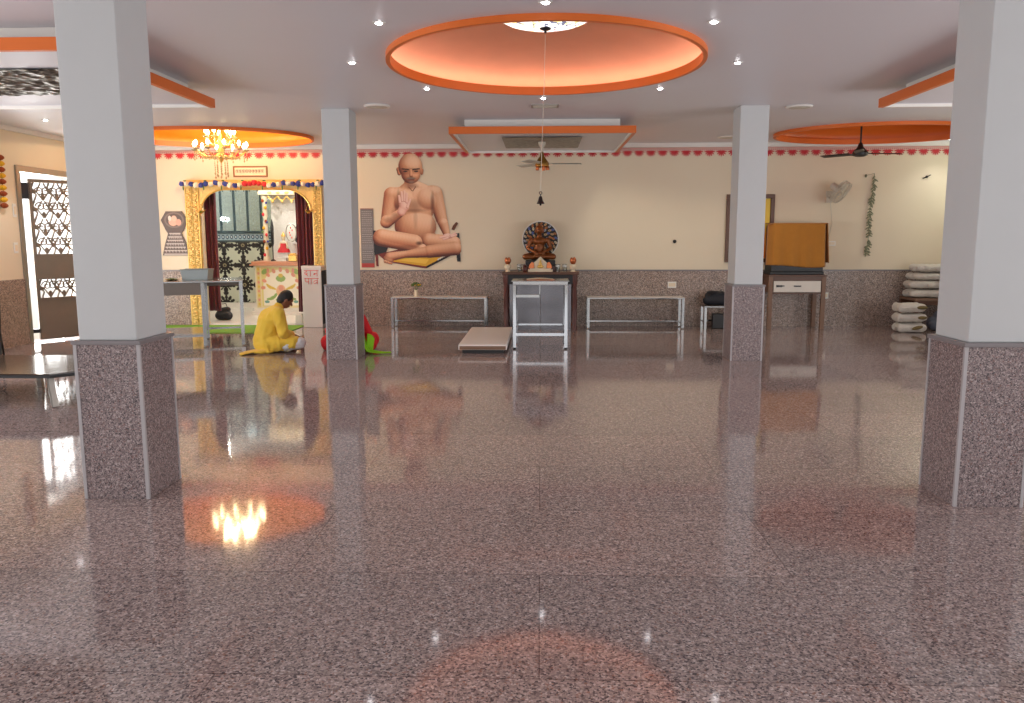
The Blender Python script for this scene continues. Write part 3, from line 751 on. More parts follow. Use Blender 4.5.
def curtain(x0, x1, y, z0, z1, folds, label, tie=0.):
    r = thing('curtain', label, 'curtain', ((x0+x1)/2, y, 0)); W = x1-x0
    def p(u, v):
        a = 2*PI*folds*u
        return ((u-.5)*W*(1-.06*math.sin(PI*v)), .028*math.sin(a)+.01*math.sin(2.3*a+1), z0+(z1-z0)*v)
    obj('cloth', MB().grid(p, 60, 14), M['maroon'], r, smooth=True, solid=.006)
    obj('curtain_rail', MB().cyl((-W/2-.02, 0, z1+.01), (W/2+.02, 0, z1+.01), .014, n=8), M['brass'], r)
    return r
curtain(-6.28, -5.96, 14.9, .24, 2.6, 4, 'maroon curtain tied narrow beside the flower tile wall')
curtain(-4.5, -4.05, 14.9, .22, 2.6, 6, 'maroon curtain behind the steel donation box')
for x, l in ((-6.08, 'small brass lamp hanging at the arch end above the maroon curtain by the mirror wall'), (-4.14, 'small brass lamp hanging at the arch end above the steel donation box')):
    r = thing('hanging_oil_lamp', l, 'oil lamp', (x, YB-.155, 2.06), group='brass lamps on the shrine arch')
    obj('bowl', MB().lathe([(.0005, -.05), (.02, -.045), (.055, -.005), (.06, .01), (.05, .008), (.0005, .0)], n=16), M['brass'], r, smooth=True)
    obj('hanger', MB().tube([(-.045, 0, .008), (0, 0, .12), (.045, 0, .008)], .004, 5).tube([(0, 0, .12), (0, .06, .14)], .005, 5), M['brass'], r)
    obj('wick_spout', MB().caps((.05, 0, .005), (.085, 0, .02), .012, .006, 8), M['brass'], r)
r = thing('marble_block', 'small white marble block on the floor at the foot of the maroon curtain', 'block', (-4.44, 14.72, .02))
obj('block', MB().box(-.07, -.065, 0, .07, .065, .03).box(-.06, -.055, .03, .06, .055, .18), M['marble'], r, bevel=.006)
r = thing('floor_bag', 'dark bag standing on the shrine floor under the mirror wall curtain', 'bag', (-6.08, 15.3, .02))
blob('bag_body', MB().caps((-.08, 0, .09), (.08, 0, .09), .09, .09).caps((-.06, 0, .17), (.07, .02, .2), .07, .06), M['bag_cloth'], r, .012)
obj('bag_handle', MB().tube([(-.07, 0, .22), (-.05, 0, .31), (.05, 0, .32), (.08, 0, .23)], .008, 6), M['bag_cloth'], r)

# inner altar
r = thing('shrine_altar', 'painted marble altar with flower arch reliefs and a pink stone ledge', 'altar', (-4.95, 16.5, .02))
obj('altar_base', MB().box(-.98, -.08, 0, 1.0, 1.0, .07).box(-.95, -.04, .07, .97, 1.0, .13), M['marble'], r, bevel=.006)
obj('altar_body', MB().box(-.92, .012, .13, .95, 1.0, 1.0), M['marble'], r)
A = Art(1.84, .87, .0085, (232, 222, 184))
grn, pk, yl, wh = (150, 182, 110), (226, 160, 140), (222, 196, 96), (244, 240, 226)
for c0 in (.06, .98):
    A.poly([(c0-.035, .02), (c0+.035, .02), (c0+.035, .85), (c0-.035, .85)], (224, 206, 150))
    for k in range(9): A.ell(c0, .07+.09*k, .022, .03, pk if k % 2 else yl)
for cx in (.52, 1.42):
    A.poly([(cx-.4, .03), (cx+.4, .03), (cx+.4, .84), (cx-.4, .84)], (224, 214, 150))
    A.ell(cx, .45, .37, .37, wh); A.poly([(cx-.37, .45), (cx+.37, .45), (cx+.37, .82), (cx-.37, .82)], wh)
    for sx in (-1, 1):
        for k in range(5):
            t = PI*.5*k/4; A.ell(cx+sx*(.37*math.cos(t)), .45-.37*math.sin(t), .05, .035, pk, t)
        A.ell(cx+sx*.33, .12, .07, .05, grn, .6*sx); A.ell(cx+sx*.26, .1, .03, .05, pk)
        for k in range(3): A.ell(cx+sx*(.13+.05*k), .62+.03*k, .08, .028, grn, sx*(.9-.4*k)); A.ell(cx+sx*(.16+.05*k), .46-.02*k, .07, .022, yl, -sx*(.5+.2*k))
        A.ell(cx+sx*.3, .74, .05, .03, (120, 170, 160))
    A.ell(cx, .26, .1, .07, grn); A.ell(cx, .2, .05, .04, yl); A.ell(cx, .52, .1, .13, (232, 190, 150)); A.ell(cx, .46, .05, .06, pk)
    A.ell(cx, .7, .12, .045, grn); A.ell(cx, .76, .07, .03, yl)
A.make('painted_front', r, (.015, .0, .13), .011, m=M['print_gloss'])
obj('ledge', MB().box(-1.0, -.07, 1.0, 1.02, 1.02, 1.03).box(-.97, -.04, 1.03, 1.0, 1.0, 1.09), mat('salmon_stone', srgb(206, 150, 120), .3, var=.1, scale=20), r, bevel=.006)
ZA = 1.11
r = thing('silver_canopy', 'white and silver canopy with scalloped top standing on the painted altar', 'canopy', (-4.9, 17.0, ZA))
obj('back_panel', MB().box(-.84, .3, 0, .78, .34, 1.4), M['silver'], r)
for x in (-.87, .74):
    mb = MB().lathe([(.07, 0), (.07, .06), (.045, .1), (.05, .3), (.03, .36), (.05, .42), (.045, .8), (.03, .86), (.05, .92), (.045, 1.24), (.07, 1.3), (.07, 1.36)], (x, 0, 0), n=16)
    p = obj('column', mb, M['ivory'], r, smooth=True)
    for k in range(9): obj('carved_flower', MB().ball((x+.05*(1 if k % 2 else -1)*.5, -.045, .12+.14*k), (.03, .03, .036), 8, 6), (M['red_flower'], M['marigold'], M['rust_flower'])[k % 3], p)
    for k in range(6): obj('carved_bead', MB().ball((x+.05*(1 if k % 2 else -1), -.05, .2+.2*k), (.022, .022, .026), 8, 6), M['blue_flower'] if k % 2 else M['leaf'], p)
obj('top_beam', MB().box(-.97, -.12, 1.36, .86, .34, 1.44).box(-.95, -.1, 1.44, .84, .34, 1.66), M['ivory'], r, bevel=.008)
mb = MB()
for k in range(9): mb.ball((-.72+.18*k, -.105, 1.56), (.035, .012, .035), 8, 6); mb.ball((-.72+.18*k, -.125, 1.4), (.05, .012, .022), 8, 6)
obj('beam_studs', mb, M['gold_trim'], r)
mb = MB()
for k in range(7):
    cx = -.68+.2*k
    mb.tube([(cx-.1+.2*q/8, -.06, 1.34-.09*math.sin(PI*q/8)) for q in range(9)], .016, 6)
    mb.ball((cx, -.06, 1.23), (.03, .02, .035), 8, 6)
obj('scallops', mb, M['gold_trim'], r)
for (dx, l) in ((-.24, 'tall'), (.2, 'short')):
    pass
r = thing('deity_figure', 'small bright dressed deity figure on the silver canopy altar', 'statue', (-5.38, 16.93, ZA))
obj('pedestal', MB().box(-.13, -.1, 0, .13, .1, .1).box(-.1, -.08, .1, .1, .08, .16), M['silver'], r, bevel=.005)
blob('figure', MB().ball((0, 0, .24), (.11, .08, .07)).ball((0, 0, .34), (.06, .05, .09)).ball((0, -.005, .47), (.042, .042, .052)).caps((-.06, 0, .38), (-.09, -.04, .27), .022, .02).caps((.06, 0, .38), (.09, -.04, .27), .022, .02), M['ivory'], r, .01, 2)
obj('crown_piece', MB().lathe([(.05, .5), (.045, .53), (.02, .57), (.0005, .61)], n=12), M['gold_trim'], r, smooth=True)
obj('robe', MB().lathe([(.13, .17), (.12, .22), (.075, .3), (.066, .36)], n=16), M['red_flower'], r, smooth=True)
r = thing('round_silver_fan', 'white oval ritual fan with red spots standing on the altar', 'ritual fan', (-5.14, 16.7, ZA))
obj('fan_stem', MB().lathe([(.06, 0), (.06, .02), (.012, .04), (.012, .4)], n=12), M['silver'], r, smooth=True)
d = obj('oval_disc', MB().ball((0, 0, .58), (.105, .016, .18), 24, 12), M['white'], r, smooth=True)
for k in range(5): obj('red_spot', MB().ball((random.uniform(-.03, .03), -.014, .48+.05*k), (.014, .006, .02), 6, 5), M['red_letter'], d)
obj('disc_rim', MB().tube([(.108*math.cos(2*PI*k/28), 0, .58+.184*math.sin(2*PI*k/28)) for k in range(28)], .011, 6, close=True), M['dull_steel'], r, smooth=True)
r = thing('incense_pole', 'thin black pole with tassel beside the altar column', 'pole', (-5.53, 16.68, ZA))
obj('pole', MB().lathe([(.05, 0), (.05, .02), (.012, .04), (.012, .3), (.03, .36), (.035, .7), (.02, .8), (.0005, .86)], n=12), M['black'], r, smooth=True)
r = thing('dark_round_idol', 'dark round idol behind the oval ritual fan', 'statue', (-5.1, 17.1, ZA))
blob('figure', MB().ball((0, 0, .48), (.1, .09, .13)).ball((0, 0, .66), (.075, .07, .085)), M['bag_cloth'], r, .014, 3)
obj('pedestal', MB().lathe([(.14, 0), (.14, .08), (.09, .12), (.09, .3), (.13, .35)], n=20), M['silver'], r, smooth=True)
r = thing('brass_casket', 'small golden brown casket on the altar edge', 'box', (-5.06, 16.51, ZA))
obj('casket_body', MB().box(-.085, -.06, 0, .085, .06, .12), M['brass'], r, bevel=.008)
obj('casket_lid', MB().box(-.09, -.065, .12, .09, .065, .14).box(-.06, -.04, .14, .06, .04, .165), M['brass'], r, bevel=.006)
r = thing('white_tray_box', 'low white box on the altar edge beside the brass casket', 'box', (-5.3, 16.53, ZA))
obj('box_body', MB().box(-.1, -.06, 0, .1, .06, .06), M['white'], r, bevel=.006); obj('box_lid', MB().box(-.103, -.063, .06, .103, .063, .075), M['white'], r, bevel=.004)
for x, z, l in ((-7.44, 2.0, 'bright bulb on the mirror wall nearer the maroon curtain'), (-7.02, 2.0, 'bright bulb on the mirror wall nearer the altar')):
    r = thing('wall_mounted_bulb', l, 'lamp', (x, SY-.1, z), group='bright bulbs on the mirror wall')
    obj('lamp_holder', MB().cyl((0, .07, 0), (0, .0, 0), .03, n=12), M['brass'], r)
    obj('bulb', MB().ball((0, -.03, 0), .04, 14, 10), M['shrine_bulb'], r, smooth=True)

# ------------------------------------------------------------------ wall pieces
r = thing('framed_sign', 'brown framed strip of dark lettering on the wall above the shrine garland', 'sign', (-5.2, YB-.03, 2.67))
mb = MB().box(-.31, 0, 0, .31, .028, .025).box(-.31, 0, .165, .31, .028, .19).box(-.31, 0, .025, -.285, .028, .165).box(.285, 0, .025, .31, .028, .165)
obj('moulding', mb, M['frame_brown'], r, bevel=.004)
obj('paper', MB().box(-.285, .01, .025, .285, .026, .165), M['ivory'], r)
mb = MB()
for k in range(9):
    x = -.235+.057*k; mb.box(x-.022, .006, .118, x+.022, .0095, .126); mb.box(x+.006, .006, .07, x+.013, .0095, .12)
    mb.tube([(x-.012+.013*math.cos(t*.8), .008, .098-.016*math.sin(t*.8)) for t in range(7)], .0035, 4)
obj('lettering', mb, M['dark_letter'], r, label='row of small dark letters with a top line')

# plaque beside the shrine
A = Art(.5, .8, .0062)
A.poly([(.1, 0), (.4, 0), (.5, .16), (.42, .34), (.38, .4), (.46, .6), (.5, .8), (0, .8), (.05, .6), (.12, .4), (.08, .34), (0, .16)], (96, 82, 78))
A.ell(.25, .16, .18, .14, (128, 112, 104)); A.ell(.25, .16, .15, .115, (92, 78, 74)); A.ell(.23, .19, .085, .075, (226, 178, 156)); A.ell(.25, .13, .05, .05, (232, 190, 168)); A.ell(.33, .2, .05, .06, (214, 164, 146)); A.ell(.17, .13, .03, .05, (222, 214, 204))
for k in range(6):
    y = .40+.062*k; hw = .1+.022*k
    for j in range(7):
        x = .25-hw+2*hw*(j+.5)/7; A.seg((x-hw/9, y), (x+hw/10, y), .007, (206, 196, 190)); A.seg((x, y), (x+.005, y+.03), .006, (190, 178, 172))
A.poly([(.04, .765), (.46, .765), (.47, .785), (.03, .785)], (190, 180, 174))
o = A.make('wall_plaque_mounted', None, (-6.64, YB-.016, 1.27), .014)
o.name = 'wall_mounted_plaque'; tag(o, 'dark shaped plaque with a pale seated figure above lettering, beside the golden arch', 'plaque')

# grey text poster beside the monk picture
A = Art(.24, 1.06, .006, (118, 116, 118))
for k in range(26):
    x = .03
    while x < .2:
        L = random.uniform(.012, .03); A.seg((x, .06+.034*k), (min(x+L, .21), .06+.034*k), .0055, (168, 166, 168)); x += L+.016
A.poly([(0, .98), (.24, .98), (.24, 1.06), (0, 1.06)], (176, 66, 60)); A.poly([(0, 0), (.24, 0), (.24, .02), (0, .02)], (150, 90, 84))
o = A.make('wall_mounted_poster', None, (-3.12, YB-.012, 1.05), .01)
tag(o, 'narrow grey printed text panel with a red foot, partly behind a pillar', 'poster')

# cut-out picture of a seated monk: a print, painted from rounded body shapes
S = 178.0       # picture units per metre
A = Art(500/S, 680/S, 1.4/S)
def P(u, v): return ((u-10)/S, (v-30)/S)
skin = [(0, (84, 40, 32)), (.2, (128, 70, 52)), (.42, (176, 110, 80)), (.66, (208, 148, 112)), (.85, (232, 180, 144)), (1, (246, 206, 174))]
palm = [(0, (176, 108, 92)), (.4, (222, 164, 148)), (.8, (246, 208, 194)), (1, (250, 220, 208))]
def cap_h(p, q, r0, r1):
    (x0, y0), (x1, y1) = P(*p), P(*q); r0 /= S; r1 /= S; Lq = (x1-x0)**2+(y1-y0)**2+1e-12
    t = np.clip(((A.X-x0)*(x1-x0)+(A.Y-y0)*(y1-y0))/Lq, 0, 1); r = r0+(r1-r0)*t
    d = np.hypot(A.X-x0-t*(x1-x0), A.Y-y0-t*(y1-y0)); return np.where(d < r, np.sqrt(np.clip(r*r-d*d, 0, None)), -1.)
def ell_h(c, rx, ry, dep):
    cx, cy = P(*c); q = ((A.X-cx)/(rx/S))**2+((A.Y-cy)/(ry/S))**2
    return np.where(q < 1, np.sqrt(np.clip(1-q, 0, 1))*dep/S, -1.)
def blur(h, n):
    for _ in range(n):
        p = np.pad(h, 1, mode='edge'); h = (p[:-2, 1:-1]+p[2:, 1:-1]+p[1:-1, :-2]+p[1:-1, 2:]+4*p[1:-1, 1:-1])/8
    return h
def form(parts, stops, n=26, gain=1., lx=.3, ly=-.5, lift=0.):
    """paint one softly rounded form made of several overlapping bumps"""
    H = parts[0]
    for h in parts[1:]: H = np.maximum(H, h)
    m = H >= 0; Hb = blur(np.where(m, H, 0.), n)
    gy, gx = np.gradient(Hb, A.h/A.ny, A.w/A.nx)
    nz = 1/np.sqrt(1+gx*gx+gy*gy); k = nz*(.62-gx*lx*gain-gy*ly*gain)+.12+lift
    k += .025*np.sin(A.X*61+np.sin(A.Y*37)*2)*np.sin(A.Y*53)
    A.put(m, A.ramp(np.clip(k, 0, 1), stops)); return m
def PG(pts, col): A.poly([P(*p) for p in pts], col)
def SG(p, q, r, col): A.seg(P(*p), P(*q), r/S, col)
def tint(c, rx, ry, col, amt):
    """soft stain of colour inside the figure"""
    cx, cy = P(*c); q = ((A.X-cx)/(rx/S))**2+((A.Y-cy)/(ry/S))**2; w = (np.clip(1-q, 0, 1)**1.2*amt*A.a)[..., None]
    A.c = A.c*(1-w)+np.array(srgb(*col))*w
# seat and dark cloths
PG([(18, 482), (60, 490), (110, 560), (90, 612), (24, 628)], (22, 26, 36)); PG([(440, 505), (500, 500), (506, 664), (486, 664), (480, 600)], (24, 28, 38))
PG([(28, 622), (44, 622), (46, 690), (32, 690)], (112, 36, 34))
PG([(40, 620), (300, 560), (502, 560), (502, 604), (316, 702), (290, 700), (90, 664)], (112, 42, 38))
PG([(316, 702), (502, 604), (502, 590), (310, 686)], (34, 28, 30))
PG([(110, 660), (230, 610), (450, 610), (470, 606), (312, 690)], (214, 164, 46)); PG([(150, 655), (240, 640), (330, 650), (310, 676)], (232, 190, 74))
for k in range(9): SG((380+11*k, 652-6.2*k), (384+11*k, 648-6.2*k), 4, (222, 214, 200))
PG([(456, 480), (466, 455), (484, 436), (496, 444), (484, 464), (472, 486)], (104, 56, 34))
# torso with shoulders and neck
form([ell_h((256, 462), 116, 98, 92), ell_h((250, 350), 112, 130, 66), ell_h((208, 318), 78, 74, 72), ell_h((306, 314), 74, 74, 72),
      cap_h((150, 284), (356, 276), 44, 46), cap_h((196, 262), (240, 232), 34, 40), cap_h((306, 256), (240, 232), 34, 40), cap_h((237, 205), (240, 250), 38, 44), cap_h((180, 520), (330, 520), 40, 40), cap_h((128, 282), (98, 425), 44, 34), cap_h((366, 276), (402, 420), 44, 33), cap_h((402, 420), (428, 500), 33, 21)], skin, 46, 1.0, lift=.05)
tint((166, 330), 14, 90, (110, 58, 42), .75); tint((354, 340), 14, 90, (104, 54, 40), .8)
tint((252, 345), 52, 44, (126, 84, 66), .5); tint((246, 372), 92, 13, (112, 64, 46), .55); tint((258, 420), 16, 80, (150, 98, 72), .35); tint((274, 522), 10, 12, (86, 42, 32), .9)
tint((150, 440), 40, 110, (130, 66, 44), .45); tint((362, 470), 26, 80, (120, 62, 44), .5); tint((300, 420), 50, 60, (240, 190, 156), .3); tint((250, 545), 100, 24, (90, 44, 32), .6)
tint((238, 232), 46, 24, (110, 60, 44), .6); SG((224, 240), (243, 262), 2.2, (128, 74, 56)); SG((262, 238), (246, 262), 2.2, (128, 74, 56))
# head
form([cap_h((168, 140), (172, 165), 12, 10)], skin, 8, .8, lift=-.15); form([cap_h((298, 145), (296, 165), 9, 7)], skin, 8, .8, lift=-.15)
form([ell_h((234, 124), 66, 72, 70), ell_h((236, 165), 54, 56, 56)], skin, 40, 1.0, ly=-.4, lift=.1)
tint((236, 144), 56, 14, (96, 52, 40), .5); tint((240, 200), 46, 24, (120, 80, 66), .4); tint((238, 100), 44, 30, (246, 204, 172), .4)
tint((188, 178), 14, 36, (120, 66, 50), .45); tint((288, 172), 10, 36, (120, 66, 50), .3)
for x, s in ((206, -1), (266, 1)):
    SG((x-17, 140+2*s), (x+17, 140-2*s), 4, (58, 36, 30)); A.ell(*P(x, 152), 13/S, 5/S, (84, 50, 42)); A.ell(*P(x, 152), 5/S, 4/S, (26, 18, 18))
form([cap_h((237, 146), (238, 172), 6, 11)], skin, 8, .7, ly=-.3, lift=.03); tint((238, 182), 16, 5, (84, 44, 36), .8)
A.ell(*P(238, 191), 26/S, 5.5/S, (128, 108, 98)); SG((222, 199), (254, 199), 2.6, (112, 56, 50)); tint((240, 211), 22, 9, (140, 118, 106), .8)
# legs
form([cap_h((330, 545), (462, 560), 44, 46), cap_h((462, 570), (470, 590), 46, 36)], skin, 40, 1.0)
form([cap_h((250, 552), (66, 522), 44, 46), cap_h((60, 530), (290, 590), 44, 30)], skin, 40, 1.0); tint((190, 580), 110, 16, (100, 50, 36), .5)
form([cap_h((474, 588), (330, 606), 40, 36), cap_h((330, 606), (196, 622), 34, 20), cap_h((200, 620), (108, 636), 20, 26), ell_h((104, 648), 30, 26, 24)], skin, 30, 1.0, lift=-.06)
tint((400, 625), 100, 18, (90, 44, 34), .5); tint((120, 628), 40, 14, (236, 176, 144), .4)
for k in range(5): form([ell_h((82+9*k, 662+3*k), 8-k*.5, 10-k, 8)], skin, 4, .7, lift=.02)
tint((276, 558), 26, 14, (66, 32, 26), .9)
# arm raised in blessing
form([cap_h((92, 440), (98, 430), 32, 33), cap_h((96, 440), (184, 378), 32, 22)], skin, 30, 1.0, lx=-.05)
tint((120, 425), 50, 24, (120, 62, 44), .5); tint((150, 400), 34, 22, (110, 56, 40), .5)
form([cap_h((180, 380), (196, 350), 23, 26), cap_h((196, 350), (194, 330), 28, 27)], palm, 14, .8)
for (a, b, q, d_) in ((174, 324, 169, 290), (187, 316, 183, 268), (200, 316, 199, 264), (211, 324, 212, 276), (214, 352, 230, 312)): form([cap_h((a, b), (q, d_), 8.5, 6.3)], palm, 5, .7)
# arm resting on the knee
form([cap_h((410, 445), (428, 500), 29, 21)], skin, 46, 1.0, lift=.05)
form([ell_h((438, 517), 30, 15, 16)], palm, 8, .8)
for (a, b, q, d_) in ((422, 520, 394, 526), (452, 514, 480, 500), (456, 520, 484, 511), (434, 528, 412, 536)): form([cap_h((a, b), (q, d_), 7, 5.6)], palm, 4, .7)
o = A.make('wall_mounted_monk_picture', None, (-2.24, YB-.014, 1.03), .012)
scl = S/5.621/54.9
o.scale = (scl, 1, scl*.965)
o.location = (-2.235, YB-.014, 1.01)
tag(o, 'cut-out picture of a bald bare-chested monk seated cross-legged with a raised palm', 'picture')

# framed picture partly behind the pillar
r = thing('framed_picture', 'tall wooden framed picture glowing orange and yellow, mostly behind the pillar', 'picture', (3.70, YB-.05, 1.14))
mb = MB().box(-.42, 0, 0, .42, .045, .07).box(-.42, 0, 1.12, .42, .045, 1.19).box(-.42, 0, .07, -.35, .045, 1.12).box(.35, 0, .07, .42, .045, 1.12)
obj('moulding', mb, M['wood'], r, bevel=.006)
A = Art(.7, 1.05, .01); A.a[:] = True; A.c[:] = A.ramp(A.Y/1.05, [(0, (226, 190, 60)), (.45, (244, 206, 74)), (.6, (238, 150, 50)), (1, (226, 110, 40))])
A.ell(.35, .5, .2, .34, (216, 120, 60)); A.ell(.35, .28, .1, .13, (240, 200, 150))
A.make('picture_print', r, (0, .02, .07), .01)

# wall fan
r = thing('wall_mounted_fan', 'off-white wall fan with a round cage beside the dried leaf garland', 'fan', (5.06, YB, 2.28))
obj('wall_bracket', MB().box(-.05, -.03, -.1, .05, -.001, .1).caps((0, -.03, 0), (.02, -.22, .06), .022, .02, 10), M['fan_white'], r, smooth=True)
hd = Matrix.Rotation(math.radians(52), 3, 'Z') @ Matrix.Rotation(math.radians(38), 3, 'X')
def T(p): return Vector((.06, -.30, .1)) + hd @ Vector(p)
obj('motor_housing', MB().tube([T((0, .16, 0)), T((0, .14, 0)), T((0, .03, 0)), T((0, 0, 0))], [.03, .06, .065, .045], 16), M['fan_white'], r, smooth=True)
mb = MB(); RF = .2
for y, q in ((-.10, 1.), (0., 1.), (-.05, 1.02)): mb.tube([T((RF*q*math.cos(2*PI*k/36), y, RF*q*math.sin(2*PI*k/36))) for k in range(36)], .006, 5, close=True)
for k in range(28):
    t = 2*PI*k/28; c, s = math.cos(t), math.sin(t)
    mb.tube([T((.04*c, -.13, .04*s)), T((.13*c, -.125, .13*s)), T((RF*c, -.10, RF*s)), T((RF*1.02*c, -.05, RF*1.02*s)), T((RF*c, 0, RF*s)), T((.06*c, .02, .06*s))], .0032, 4)
mb.tube([T((0, -.138, 0)), T((0, -.125, 0))], .045, 14)
obj('cage', mb, M['fan_white'], r)
for k in range(3):
    def pt(u, v, k=k):
        t = 2*PI*k/3+(v-.5)*(.9+.3*u); s = .03+.145*u
        return T((s*math.cos(t), -.05+(v-.5)*.04, s*math.sin(t)))
    obj('blade', MB().grid(pt, 6, 4), M['fan_white'], r, smooth=True, solid=.004)
obj('power_cord', MB().tube([(.0, -.06, -.02), (.04, -.03, -.2), (.08, -.015, -.45), (.05, -.01, -.62), (.03, -.01, -.76)], .005, 5), M['fan_white'], r)
# dried garland
r = thing('hanging_leaf_garland', 'long dried leaf garland hanging on the wall near the white bundles', 'garland', (5.8, YB-.02, 1.3))
pts = [(.02-.06*(1-u)+.012*math.sin(9*u), 0, 1.38*u) for u in [i/30 for i in range(31)]]
obj('string', MB().tube(pts, .005, 5), M['dry_leaf'], r)
mb = MB(); rnd = random.Random(3)
for i in range(118):
    u = rnd.random(); x, _, z = pts[int(u*30)]; s = rnd.choice((-1, 1)); a = rnd.uniform(.3, 1.1)
    Lr = rnd.uniform(.04, .085); R = Matrix.Rotation(-s*a, 3, 'Y')
    mb.ball((x+s*Lr*.45*math.sin(a), -.012-rnd.random()*.012, z-Lr*.5*math.cos(a)), (.011, .004, Lr*.55), 6, 5, R)
obj('leaves', mb, M['dry_leaf'], r)
obj('hook_end', MB().ball((-.12, 0, 1.34), (.022, .012, .03), 8, 6).tube([(.02, 0, 1.38), (-.05, 0, 1.36), (-.12, 0, 1.35)], .003, 4), M['dry_leaf'], r)
# switches, hooks
def switch(loc, label, w=.11, h=.075, rz=0.):
    r = thing('wall_switch_plate', label, 'switch', loc, rz, group='white electrical plates on the walls')
    obj('plate', MB().box(-w/2, -.014, -h/2, w/2, -.001, h/2), M['switch'], r, bevel=.003)
    mb = MB(); n = 3
    for k in range(n): mb.box(-w/2+.014+k*(w-.028)/n, -.019, -h*.28, -w/2+.01+(k+1)*(w-.028)/n, -.014, h*.28)
    obj('rocker', mb, M['ivory'], r)
    return r
switch((2.36, YB-.022, .74), 'white switch plate in the granite dado above the second steel bench', .15, .11)
switch((5.06, YB-.022, .55), 'white switch plate in the granite dado beside the worn table leg', .15, .11)
switch((5.12, YB-.001, 1.47), 'white switch plate on the cream wall beside the ochre cloth', .2, .08)
switch((XL+.001, 11.9, 2.0), 'upper white plate on the side wall beside the gate frame', .07, .2, PI/2)
switch((XL+.001, 11.86, 1.45), 'lower white plate on the side wall beside the gate frame', .09, .16, PI/2)
r = thing('wall_hook_mounted', 'tiny black hook on the bare cream wall to the fan side of the statue', 'hook', (2.39, YB, 1.51))
obj('hook_plate', MB().cyl((0, -.001, 0), (0, -.012, 0), .032, n=14), M['black'], r); obj('hook_arm', MB().tube([(0, -.012, 0), (0, -.05, -.01), (0, -.06, .02)], .009, 6), M['black'], r)
r = thing('wall_hook_mounted', 'small dark twig shaped hook high on the wall near the big pillar', 'hook', (6.73, YB, 2.62))
obj('hook_plate', MB().cyl((0, -.001, 0), (0, -.012, 0), .022, n=12), M['black'], r); obj('hook_arm', MB().tube([(-.07, -.012, -.03), (0, -.03, 0), (.06, -.02, .03)], .009, 6), M['black'], r)

# marigold strings beside the door
r = thing('hanging_marigold_string', 'yellow and rust marigold string on the side wall at the picture edge', 'garland', (XL+.05, 11.62, 2.02))
obj('string', MB().tube([(0, 0, 0), (0, 0, .75)], .004, 5), M['leaf'], r)
for k in range(9):
    mb = MB(); mb.ball((0, 0, .04+.085*k), (.045, .055, .04), 10, 6)
    for j in range(8): t = 2*PI*j/8; mb.ball((.03*math.cos(t), .045*math.sin(t), .04+.085*k), .02, 6, 4)
    obj('flower', mb, M['marigold'] if k % 2 else M['rust_flower'], r, label='yellow marigold' if k % 2 else 'rust brown marigold')
#@@MORE
# ------------------------------------------------------------------ donation box
r = thing('donation_box', 'tall steel donation box with red lettering beside the golden arch', 'donation box', (-4.05, 14.23, 0))
BW, BD, BH = .345, .30, 1.09
obj('box_body', MB().box(-BW/2, 0, .0, BW/2, BD, BH), M['steel_sheet'], r, bevel=.006)
obj('box_lid', MB().box(-BW/2-.006, -.006, BH-.05, BW/2+.006, BD+.006, BH+.006), M['steel_sheet'], r, bevel=.004)
obj('side_sheet', MB().box(BW/2, .03, .06, BW/2+.012, BD-.03, BH-.08), M['dark_metal'], r, label='dark side panel of the box')  # thin dark sheet over the side face
obj('coin_slot', MB().box(-.06, BD*.45, BH+.006, .06, BD*.55, BH+.008), M['black'], r)
# red lettering: two short words with their top lines
def strokes(mb, strs, x0, z0, s, t=.0085):
    for st in strs:
        pp = [(x0+a*s, z0+b*s) for a, b in st]
        for (a, b), (c, d) in zip(pp[:-1], pp[1:]):
            mb.bar((a, -.0075, b), (c, -.0075, d), t, .003, up=(0, 1, 0)); mb.cyl((c, -.0088, d), (c, -.006, d), t/2, n=8)
        a, b = pp[0]; mb.cyl((a, -.0088, b), (a, -.006, b), t/2, n=8)
def word1():
    return [[(0, 1), (2.55, 1)],
            [(.45, 1), (.45, .78), (.22, .75), (.08, .58), (.14, .4), (.32, .32), (.5, .38), (.52, .5), (.42, .54)], [(.36, .32), (.62, .04)],      # da
            [(1.1, 1), (1.1, 0)],                                                             # aa
            [(2.3, 1), (2.3, 0)], [(2.3, .5), (1.85, .5)], [(1.85, .5), (1.72, .42), (1.68, .32), (1.78, .26), (1.9, .34), (1.86, .46)]]    # na
def word2():
    return [[(0, 1), (2.55, 1)],
            [(.75, 1), (.75, 0)], [(.15, 1), (.15, .62), (.25, .44), (.5, .38), (.75, .46)],  # pa
            [(1.2, 1), (1.2, 0)],
            [(2.3, 1), (2.3, 0)], [(2.3, .62), (1.95, .62), (1.72, .5), (1.66, .34)], [(2.3, .34), (1.72, .04)]]     # tra
mb = MB(); s = .1
strokes(mb, word1(), -.125, .915, s); strokes(mb, word2(), -.125, .775, s)
obj('lettering', mb, M['red_letter'], r, label='red painted letters in two short lines')

# green carpet
cp = obj('green_carpet', MB().box(-6.9, 13.32, 0, -4.27, 14.54, .012), M['green_mat'], bevel=.004)
tag(cp, 'bright green carpet laid in front of the shrine doorway', 'carpet')

# ------------------------------------------------------------------ steel tables, benches, stand
def table_at(u0, du, dv):
    pass
r = thing('steel_work_table', 'long stainless steel table with apron drawer standing beside the man in yellow', 'table', (-4.92, 11.64, 0), math.atan2(.35, .94))
